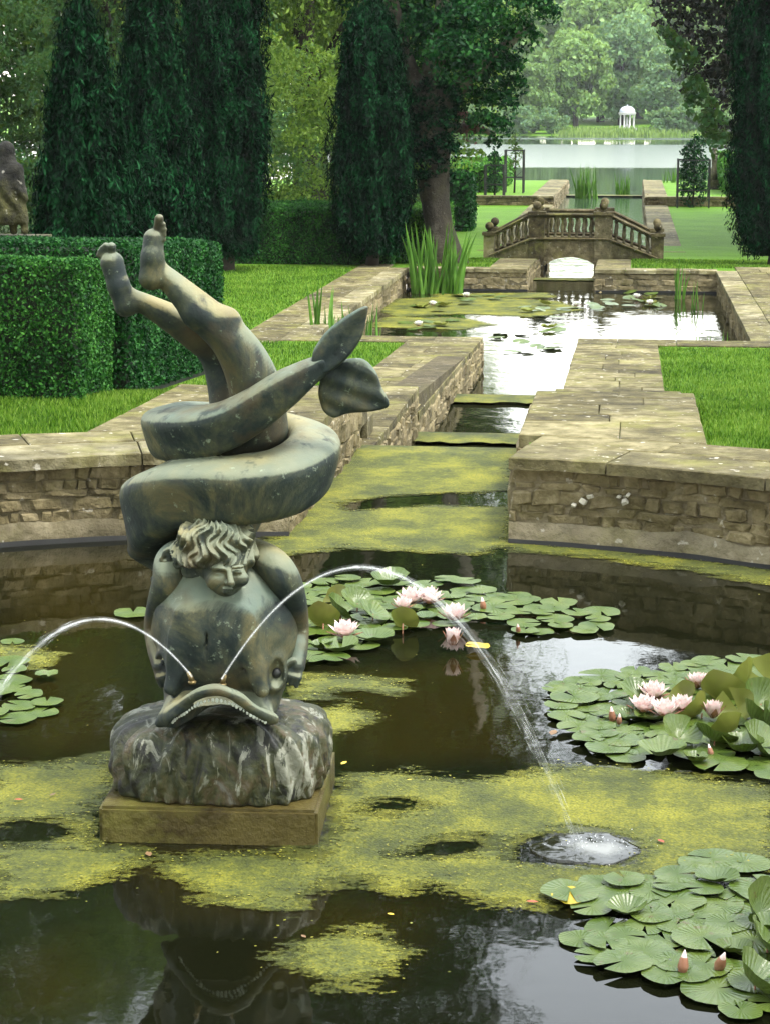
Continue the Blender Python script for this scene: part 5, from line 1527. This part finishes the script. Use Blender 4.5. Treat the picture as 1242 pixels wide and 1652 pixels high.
# ---- irises and reeds
def iris_mesh(k):
    r = random.Random(200 + k); n = 7; v = []; f = []; lean = r.uniform(.02, .22); w0 = r.uniform(.75, 1.1)
    for i in range(n + 1):
        t = i / n; wd = .5 * w0 * (1 - t ** 2.2) + .01; x = lean * t * t; z = t * (1 - .12 * lean * t)
        v += [(x, -wd, z), (x + .12 * wd, 0, z), (x, wd, z)]
    for i in range(n):
        a = 3 * i; f += [(a, a+1, a+4, a+3), (a+1, a+2, a+5, a+4)]
    return [(p[0], p[1], p[2]) for p in v], f
IRIS = [make_mesh('leaf', *iris_mesh(k), M['reed'], True) for k in range(6)]
def iris(label, x, y, z, n, h, spread, seed, width=.03):
    r = random.Random(seed); t = tag(empty('iris_clump', (x, y, z)), label, 'iris clump', 'reeds and irises in the water')
    for i in range(n):
        a = r.uniform(0, 6.28); d = spread * math.sqrt(r.random()); hh = h * r.uniform(.5, 1.08)
        mobj('leaf', IRIS[r.randrange(6)], t, (d * math.cos(a), d * math.sin(a) * .7, -.03), (r.gauss(0, .10) + .22 * math.sin(a) * d / spread * .0, r.gauss(0, .10), a + r.gauss(0, .5)), (hh, width * r.uniform(.8, 1.3), hh))
p = at(710, 471, z=W3); iris('big clump of sword-leaved iris in the corner of the pool below the tree', p[0], p[1] - .15, W3, 64, 1.12, .42, 1, .042)
p = at(572, 535, z=W3); iris('iris tuft at the near corner of the pool beside the bronze tail fluke', p[0] - .05, 23.6, W3, 15, .92, .14, 2, .034)
p = at(605, 532, z=W3); iris('sparse reeds next to the iris tuft behind the bronze tail fluke', p[0] + .08, 24.2, W3, 16, .62, .26, 3, .024)
p = at(1089, 470, z=W3); iris('slim reed tuft against the far pool wall', p[0], 31.2, W3, 9, .70, .12, 4, .024)
p = at(1118, 488, z=W3); iris('few thin pale reed stems in the pool near the side wall', p[0], 29.5, W3, 6, .50, .10, 5, .018)
p = at(1140, 536, z=W3); iris('low spreading reed tuft at the pool side wall', p[0], 24.4, W3, 12, .30, .22, 6, .020)
p = at(944, 322, z=W4); iris('pale reed clump in the lower canal before the lake', p[0], p[1] + 1, W4, 42, 1.25, .40, 7, .05)
p = at(1004, 318, z=W4); iris('smaller pale reed clump in the lower canal below the temple', p[0], p[1] + 1, W4, 26, .95, .28, 8, .05)
p = at(1075, 300, z=-.66); iris('pale tuft of long grass on the lake bank by the caged shrub', .95 + .6, 76, -.66, 26, .75, .4, 9, .05)

# ================================================================== water lilies
def pad_mesh(k, cup=0.0, wob=.012):
    r = random.Random(300 + k); n = 22; v = [(0, 0, 0)]; ph = [r.uniform(0, 6.28) for _ in range(3)]
    notch = .16
    for ring, rr in ((0, .55), (1, 1.0)):
        for i in range(n + 1):
            a = notch + (2 * math.pi - 2 * notch) * i / n
            rad = rr * (1 + .05 * math.sin(2 * a + ph[0]) + .03 * math.sin(5 * a + ph[1])); rad *= .5
            z = (wob * math.sin(3 * a + ph[2]) + wob * .6 * math.sin(7 * a + ph[1])) * rr ** 2 + cup * rr ** 2
            v.append((rad * math.cos(a), rad * math.sin(a), z))
    f = []
    for i in range(n):
        f.append((0, 1 + i, 2 + i)); a = 1 + i; b = n + 2 + i
        f.append((a, b, b + 1, a + 1))
    return v, f
PADS = [make_mesh('leaf', *pad_mesh(k, wob=.005 + .004 * (k % 3)), M['pad'], True) for k in range(7)]
CUPS = [make_mesh('leaf', *pad_mesh(20 + k, .16 + .08 * k, .03), M['pad'], True) for k in range(3)]
UNDER = [make_mesh('leaf', *pad_mesh(30 + k, .20 + .06 * k, .035), M['pad_under'], True) for k in range(3)]
YEL = make_mesh('leaf', *pad_mesh(40, .02, .02), M['pad_yellow'], True)
def petal_mesh(m, wide=.62):
    n = 5; v = []; f = []
    for i in range(n + 1):
        t = i / n; w = wide * math.sin(math.pi * min(1, .12 + .88 * t) ** .8) * (1 if t < 1 else .02) + .015
        x = t * .75 + .02; z = .62 * t ** 1.3
        v += [(x, -w * .5, z + .10 * w), (x + .04, 0, z), (x, w * .5, z + .10 * w)]
    for i in range(n):
        a = 3 * i; f += [(a, a+1, a+4, a+3), (a+1, a+2, a+5, a+4)]
    return make_mesh('petal', v, f, m, True)
PETAL, SEPAL = petal_mesh(M['petal']), petal_mesh(M['sepal'], .40)
_b = MB(); _b.lathe([(.10, 0), (.17, .12), (.16, .22), (.06, .25)], n=12); STAMEN = make_mesh('stamens', _b.v, _b.f, M['stamen'], True)
_b = MB(); _b.lathe([(.02, 0), (.17, .15), (.21, .35), (.15, .62), (.03, .85)], n=10); BUD = make_mesh('bud', _b.v, _b.f, M['sepal'], True)
_b = MB(); _b.lathe([(.02, 0), (.15, .15), (.18, .35), (.12, .66), (.02, .93)], n=10); BUDP = make_mesh('bud_tip', _b.v, _b.f, M['petal'], True)
WPETAL = petal_mesh(M['white_petal'])
def flower(parent, O, x, y, size, op, r, z=.03, pm=None):
    """op = 1 wide open, 0 nearly closed"""
    p = at(x, y, z=z) - O
    fl = bpy.data.objects.new('flower', None); fl.empty_display_size = .02; fl.location = p; fl.scale = (size * 1.12,) * 3; link(fl, parent)
    for ring, (n, k, tilt) in enumerate(((8, 1.0, .30), (8, .92, -.05), (7, .80, -.40), (5, .62, -.75))):
        for i in range(n):
            a = 2 * math.pi * (i + .5 * (ring % 2)) / n + r.uniform(-.12, .12)
            tl = (tilt - .26) * op - (1 - op) * .62 + r.uniform(-.08, .08)
            mobj('petal', pm or PETAL, fl, (.04 * math.cos(a), .04 * math.sin(a), .04 * ring), (0, tl, a), (k, k, k))
    for i in range(4):
        a = math.pi * i / 2 + r.uniform(-.2, .2)
        mobj('sepal', SEPAL, fl, (0, 0, -.05), (0, .42 * op - (1 - op) * .45, a), (1.0, 1.0, 1.0))
    mobj('stamens', STAMEN, fl, (0, 0, .10))
    return fl
def lily(label, poly, n, size, seed, flowers=(), buds=(), raised=(), yellow=(), extra=()):
    r = random.Random(seed); pl = poly_world(poly); lo_, hi_ = pl.min(0), pl.max(0); c = pl.mean(0)
    O = np.array((c[0], c[1], 0.0)); t = tag(empty('water_lily', O), label, 'water lily', 'water lilies in the fountain pond')
    placed = []; tries = 0; cand = [(r.uniform(lo_[0], hi_[0]), r.uniform(lo_[1], hi_[1]), size * r.uniform(.6, 1.2)) for _ in range(5000)]; cd = sdist(np.array([c_[:2] for c_ in cand]), pl)
    def put(x, y, s, me, z=None, tilt=(0, 0), rz=None):
        mobj('leaf', me, t, (x - O[0], y - O[1], z), (tilt[0], tilt[1], r.uniform(0, 6.28) if rz is None else rz), (s, s, s))
    while len(placed) < n and tries < len(cand):
        (x, y, s), dd = cand[tries], cd[tries]; tries += 1
        if dd < s * .15: continue
        k = .36 if tries < 1500 else .27
        if any(math.hypot(x - a, y - b) < k * (s + q) for a, b, q in placed): continue
        placed.append((x, y, s))
    for i, (x, y, s) in enumerate(placed):
        z = .008 + .0035 * (i % 5) + (.004 if i % 3 else 0); up = r.random()
        put(x, y, s, PADS[r.randrange(7)], z, (r.gauss(0, .014), r.gauss(0, .014))) if up < .93 else put(x, y, s * .95, CUPS[r.randrange(3)], z + .004, (r.gauss(0, .05), r.gauss(0, .05)))
    for (x, y, s) in extra:
        p = at(x, y, z=.008); put(p[0], p[1], s, PADS[r.randrange(7)], .009)
    for (x, y, s, tx, ty, rz, kind) in raised:
        s *= .78; p = at(x, y + 6, Y=at(x, y + 22, z=0)[1]); me = (CUPS if kind else UNDER)[r.randrange(3)]
        put(p[0], p[1], s, me, max(.03, p[2]), (tx, ty), rz)
        b = MB(); b.tube([(p[0]-O[0], p[1]-O[1], -.1), (p[0]-O[0]+.005, p[1]-O[1], max(.03, p[2]))], [.004, .003], 6); b.build('stalk', M['sepal'], t, True)
    for (x, y, s) in yellow:
        p = at(x, y, z=.01); put(p[0], p[1], s, YEL, .022, (.02, -.03))
    for (x, y, s, op) in flowers: flower(t, O, x, y, s, op, r)
    for (x, y, s) in buds:
        p = at(x, y + 8, z=.01) - O
        b = mobj('bud', BUD, t, p, (r.gauss(0, .15), r.gauss(0, .15), r.uniform(0, 6)), (s, s, s)); mobj('bud_tip', BUDP, b, (0, 0, .02))
lily('water lily with a scatter of pink flowers behind the dolphin, below the canal mouth',
     [(470, 945), (520, 938), (640, 934), (740, 938), (800, 956), (900, 972), (985, 992), (985, 1012), (930, 1030), (850, 1034), (770, 1010), (680, 1018), (620, 1032), (598, 1052), (560, 1072), (470, 1085)],
     95, .165, 1, [(663, 972, .072, .95), (692, 972, .070, .9), (650, 982, .055, .8), (733, 1000, .074, .7), (556, 1026, .072, .95), (730, 1040, .066, .2)], [(694, 958, .065), (780, 978, .07), (836, 1014, .05)],
     [(575, 968, .20, .5, .2, .5, 1), (600, 985, .21, .45, -.3, 2, 1), (548, 985, .24, .6, .4, 1.2, 1), (648, 1000, .17, -.7, .9, .4, 0), (545, 962, .17, -.6, .6, 3, 0), (520, 1000, .2, -.5, .8, 1, 0)],
     [(770, 1046, .10)], [(770, 952, .19)])
lily('water lily with a bouquet of pink flowers and many upstanding leaves under the curved wall',
     [(885, 1105), (960, 1092), (1060, 1080), (1150, 1068), (1260, 1062), (1260, 1268), (1180, 1255), (1090, 1242), (1000, 1228), (930, 1200), (890, 1165)],
     120, .155, 2, [(1053, 1126, .066, .9), (1038, 1148, .064, .8), (1072, 1156, .066, .75), (1100, 1146, .060, 1.0), (1124, 1110, .058, .45), (1142, 1112, .058, .4), (1150, 1158, .060, .3)],
     [(988, 1158, .065), (1148, 1214, .05), (1188, 1194, .05), (998, 1162, .05)],
     [(1165, 1120, .22, -.8, .7, .4, 0), (1200, 1100, .24, -.9, .5, 1.4, 0), (1190, 1140, .2, -.7, -.6, 2.0, 0), (1225, 1130, .24, .8, .5, .3, 1), (1215, 1160, .22, .6, .7, 1.2, 1), (1150, 1190, .2, .5, .1, 2.2, 1),
      (1095, 1185, .19, .45, -.2, 1, 1), (1240, 1095, .26, -.8, -.4, 2.6, 0), (1130, 1145, .18, -.6, .8, 1.9, 0), (1180, 1175, .17, -.8, .5, 1.1, 0), (1225, 1200, .24, .55, .4, .7, 1), (1240, 1170, .22, .8, -.3, 1.7, 1), (1105, 1125, .17, -.6, .5, 2.8, 0), (1030, 1118, .2, .4, .3, .2, 1)])
lily('water lily in the corner with broad shiny leaves, two buds and no open flowers',
     [(895, 1452), (960, 1425), (1050, 1415), (1130, 1412), (1200, 1425), (1260, 1430), (1260, 1652), (1160, 1640), (1060, 1590), (960, 1562), (905, 1530), (930, 1490)],
     62, .17, 3, [], [(1100, 1566, .07), (1157, 1560, .072)],
     [(1225, 1470, .22, .7, .5, .4, 1), (1235, 1525, .22, .8, .3, 1.4, 1), (1215, 1585, .2, .5, .4, .9, 1)], [(918, 1452, .11)], [(1150, 1385, .16), (1200, 1392, .16), (1120, 1392, .10)])
lily('small water lily leaves where the other jet falls below the hedge wall', [(-20, 1068), (40, 1072), (90, 1098), (70, 1125), (118, 1146), (60, 1172), (-20, 1170)], 13, .16, 4, extra=[(215, 988, .18), (20, 1035, .10)])
# white lilies on the cross-shaped pool
def pool_lily(label, spots, fl, seed):
    r = random.Random(seed); p0 = at(*spots[0], z=W3); t = tag(empty('water_lily', p0), label, 'water lily', 'white water lilies on the cross-shaped pool')
    for x, y in spots:
        p = at(x, y, z=W3)
        for k in range(4): mobj('leaf', (PADS + UNDER[:1])[r.randrange(8)], t, (p[0] - p0[0] + r.gauss(0, .18), p[1] - p0[1] + r.gauss(0, .35), .014 + .004 * k), (r.gauss(0, .1), r.gauss(0, .1), r.uniform(0, 6)), (.22,) * 3)
    for x, y in fl: flower(t, p0, x, y, .075, .9, r, z=W3 + .03, pm=WPETAL)
pool_lily('white water lilies among duckweed on the pool below the tall iris', [(705, 492), (735, 494), (700, 522), (760, 484), (790, 478), (690, 527)], [(698, 492), (752, 478), (675, 525)], 1)
pool_lily('white water lilies in the mirror-like half of the pool by the bare paving', [(1000, 482), (1040, 478), (1060, 490), (960, 494), (1010, 492)], [(1027, 480), (1048, 490)], 2)
pool_lily('dark lily leaves scattered in the bright channel where the canal meets the pool', [(880, 510), (895, 525), (850, 536), (905, 500), (870, 560), (900, 562), (880, 500)], [(930, 493)], 3)

# ---- churned water where the jet lands, fallen leaves
def splash():
    p = at(945, 1372, z=0); t = tag(empty('splash', (p[0], p[1], 0)), 'white churned splash where the long jet hits the duckweed', 'splash')
    n, m = 60, 40; v = []; f = []; r = random.Random(9)
    for j in range(m + 1):
        for i in range(n + 1):
            x = (i / n - .5) * .34; y = (j / m - .5) * .26; q = math.hypot(x / .17, y / .13) + .28 * mnoise.noise(Vector((x * 9, y * 9, 7)))
            k = max(0, 1 - q) ** .6
            v.append((x, y, .006 + k * (.001 + .004 * abs(mnoise.noise(Vector((x * 12, y * 12, 1)))) + .0 * x) - (.02 if q > .97 else 0)))
    for j in range(m):
        for i in range(n):
            a = j * (n + 1) + i; f.append((a, a + 1, a + n + 2, a + n + 1))
    o = obj('ripples', v, f, M['splash'], t, True)
    fo = np.array([max(0, 0.85 - math.hypot((a_[0] - .03) / .17, (a_[1]) / .12)) for a_ in v], np.float32)
    at_ = o.data.attributes.new('foam', 'FLOAT', 'POINT'); at_.data.foreach_set('value', fo)
    b = MB()
    for k in range(50):
        a = r.uniform(0, 6.28); d = abs(r.gauss(0, .06)); s = r.uniform(.0008, .0022)
        b.lathe([(s * .3, -s), (s, 0), (s * .3, s)], d * 1.5 * math.cos(a) + .02, d * .7 * math.sin(a), .022 + abs(r.gauss(0, .012)), 5)
    tag(b.build('foam', M['foam'], t, True), kind='stuff')
splash()
LEAFM = {'red': plain_mat('fallen_leaf_red', (.26, .05, .02), .6, .3, 20, 0), 'yellow': plain_mat('fallen_leaf_yellow', (.60, .42, .04), .6, .2, 20, 0), 'brown': plain_mat('fallen_leaf_brown', (.16, .09, .04), .6, .3, 20, 0)}
for x, y, c, s, lab in ((1066, 1357, 'red', .028, 'small red fallen leaf on the duckweed near the splash'), (858, 1455, 'red', .03, 'red-brown fallen leaf at the duckweed edge near the dark water'), (240, 1378, 'brown', .035, 'brown fallen leaf at the foot of the plinth'),
                        (555, 1231, 'yellow', .03, 'yellow fallen leaf beside the wave mound'), (30, 1290, 'red', .025, 'red fallen leaf on the duckweed beside the plinth'), (660, 1258, 'yellow', .014, 'tiny yellow leaf at the far edge of the duckweed'), (85, 1282, 'brown', .024, 'dark fallen leaf on the duckweed near the red one'),
                        (892, 1182, 'brown', .05, 'withered buff leaf at the rim of the bouquet lily'), (630, 1475, 'yellow', .018, 'pale leaf scrap floating on the dark water'), (490, 1511, 'brown', .02, 'twiggy brown scrap near the round duckweed patch')):
    p = at(x, y, z=.012); r = random.Random(x); s *= .6
    v = [(-1, 0, 0), (-.3, .45, .1), (.4, .4, .12), (1, 0, .05), (.4, -.4, .1), (-.3, -.45, .08), (0, 0, 0)]
    o = obj('fallen_leaf', [(a * s, b * s, q * s * .6) for a, b, q in v], [(6, 0, 1), (6, 1, 2), (6, 2, 3), (6, 3, 4), (6, 4, 5), (6, 5, 0)][::-1], LEAFM[c]); o.location = p; o.rotation_euler = (0, 0, r.uniform(0, 6))
    tag(o, lab, 'leaf', 'fallen leaves on the pond')

# ---- standing grass blades on the nearer lawns
def lawn_blades():
    rs = np.random.RandomState(77); parts = []
    def area(x0, x1, y0, y1, dens, ok, h=.032, w=.0035):
        n = int((x1 - x0) * (y1 - y0) * dens); P = np.stack([rs.uniform(x0, x1, n), rs.uniform(y0, y1, n), np.zeros(n)], 1)
        P = P[[ok(a, b) for a, b in P[:, :2]]]; P[:, 2] = [gz(y) - .004 for y in P[:, 1]]
        parts.append((P, h, w))
    far_ring = lambda x, y: math.hypot(x - PCX, y - PCY) > PR + .74
    area(-5.2, -2.9, 9.6, 13.4, 5200, lambda x, y: far_ring(x, y) and not (x < -3.45 and y > 12.15), .042, .004)
    area(-3.42, -3.1, 12.4, 16.5, 4000, lambda x, y: x < -3.16 or y > 15.6, .04, .004)
    area(.42, 2.6, 9.6, 15, 4600, lambda x, y: far_ring(x, y) and (x > .44 or y > 12.8), .034, .0035)
    area(.34, 3.2, 15, 21.8, 2200, lambda x, y: x > .96 or y > 15.6, .034, .005)
    area(-6.0, -2.46, 15.7, 21.8, 1500, lambda x, y: not (x < -3.4 and y < 16.4), .036, .006)
    area(-6.5, -4.44, 22, 32.4, 1000, lambda x, y: True, .036, .008)
    area(-3.55, -2.3, 32.7, 36.6, 700, lambda x, y: True, .04, .010)
    area(.04, 3.5, 32.7, 36.9, 700, lambda x, y: not (x > 1.38 and y < 33), .04, .010)
    V = []; n = 0
    for P, h, w in parts:
        v, _ = blades(P, h, w, rs, .6); V.append(v); n += len(P)
    tag(blade_obj('grass', np.concatenate(V), n, M['blades']), 'short mown grass of the lawns beside the canal', 'grass', kind='stuff')
lawn_blades()

# ---- the summer haze over the lake
def haze():
    b = MB(); b.box(-420, 420, -60, 420, -5.2, 40)
    m = bpy.data.materials.new('summer_haze'); m.use_nodes = True; nt = m.node_tree
    nt.nodes.remove(nt.nodes['Principled BSDF'])
    v = nt.nodes.new('ShaderNodeVolumePrincipled'); v.inputs['Color'].default_value = (.93, .96, 1, 1); v.inputs['Density'].default_value = .00014; v.inputs['Anisotropy'].default_value = .2
    nt.links.new(v.outputs[0], nt.nodes['Material Output'].inputs['Volume'])
    tag(b.build('haze', m), 'pale summer haze over the garden and lake', 'haze', kind='stuff')
haze()
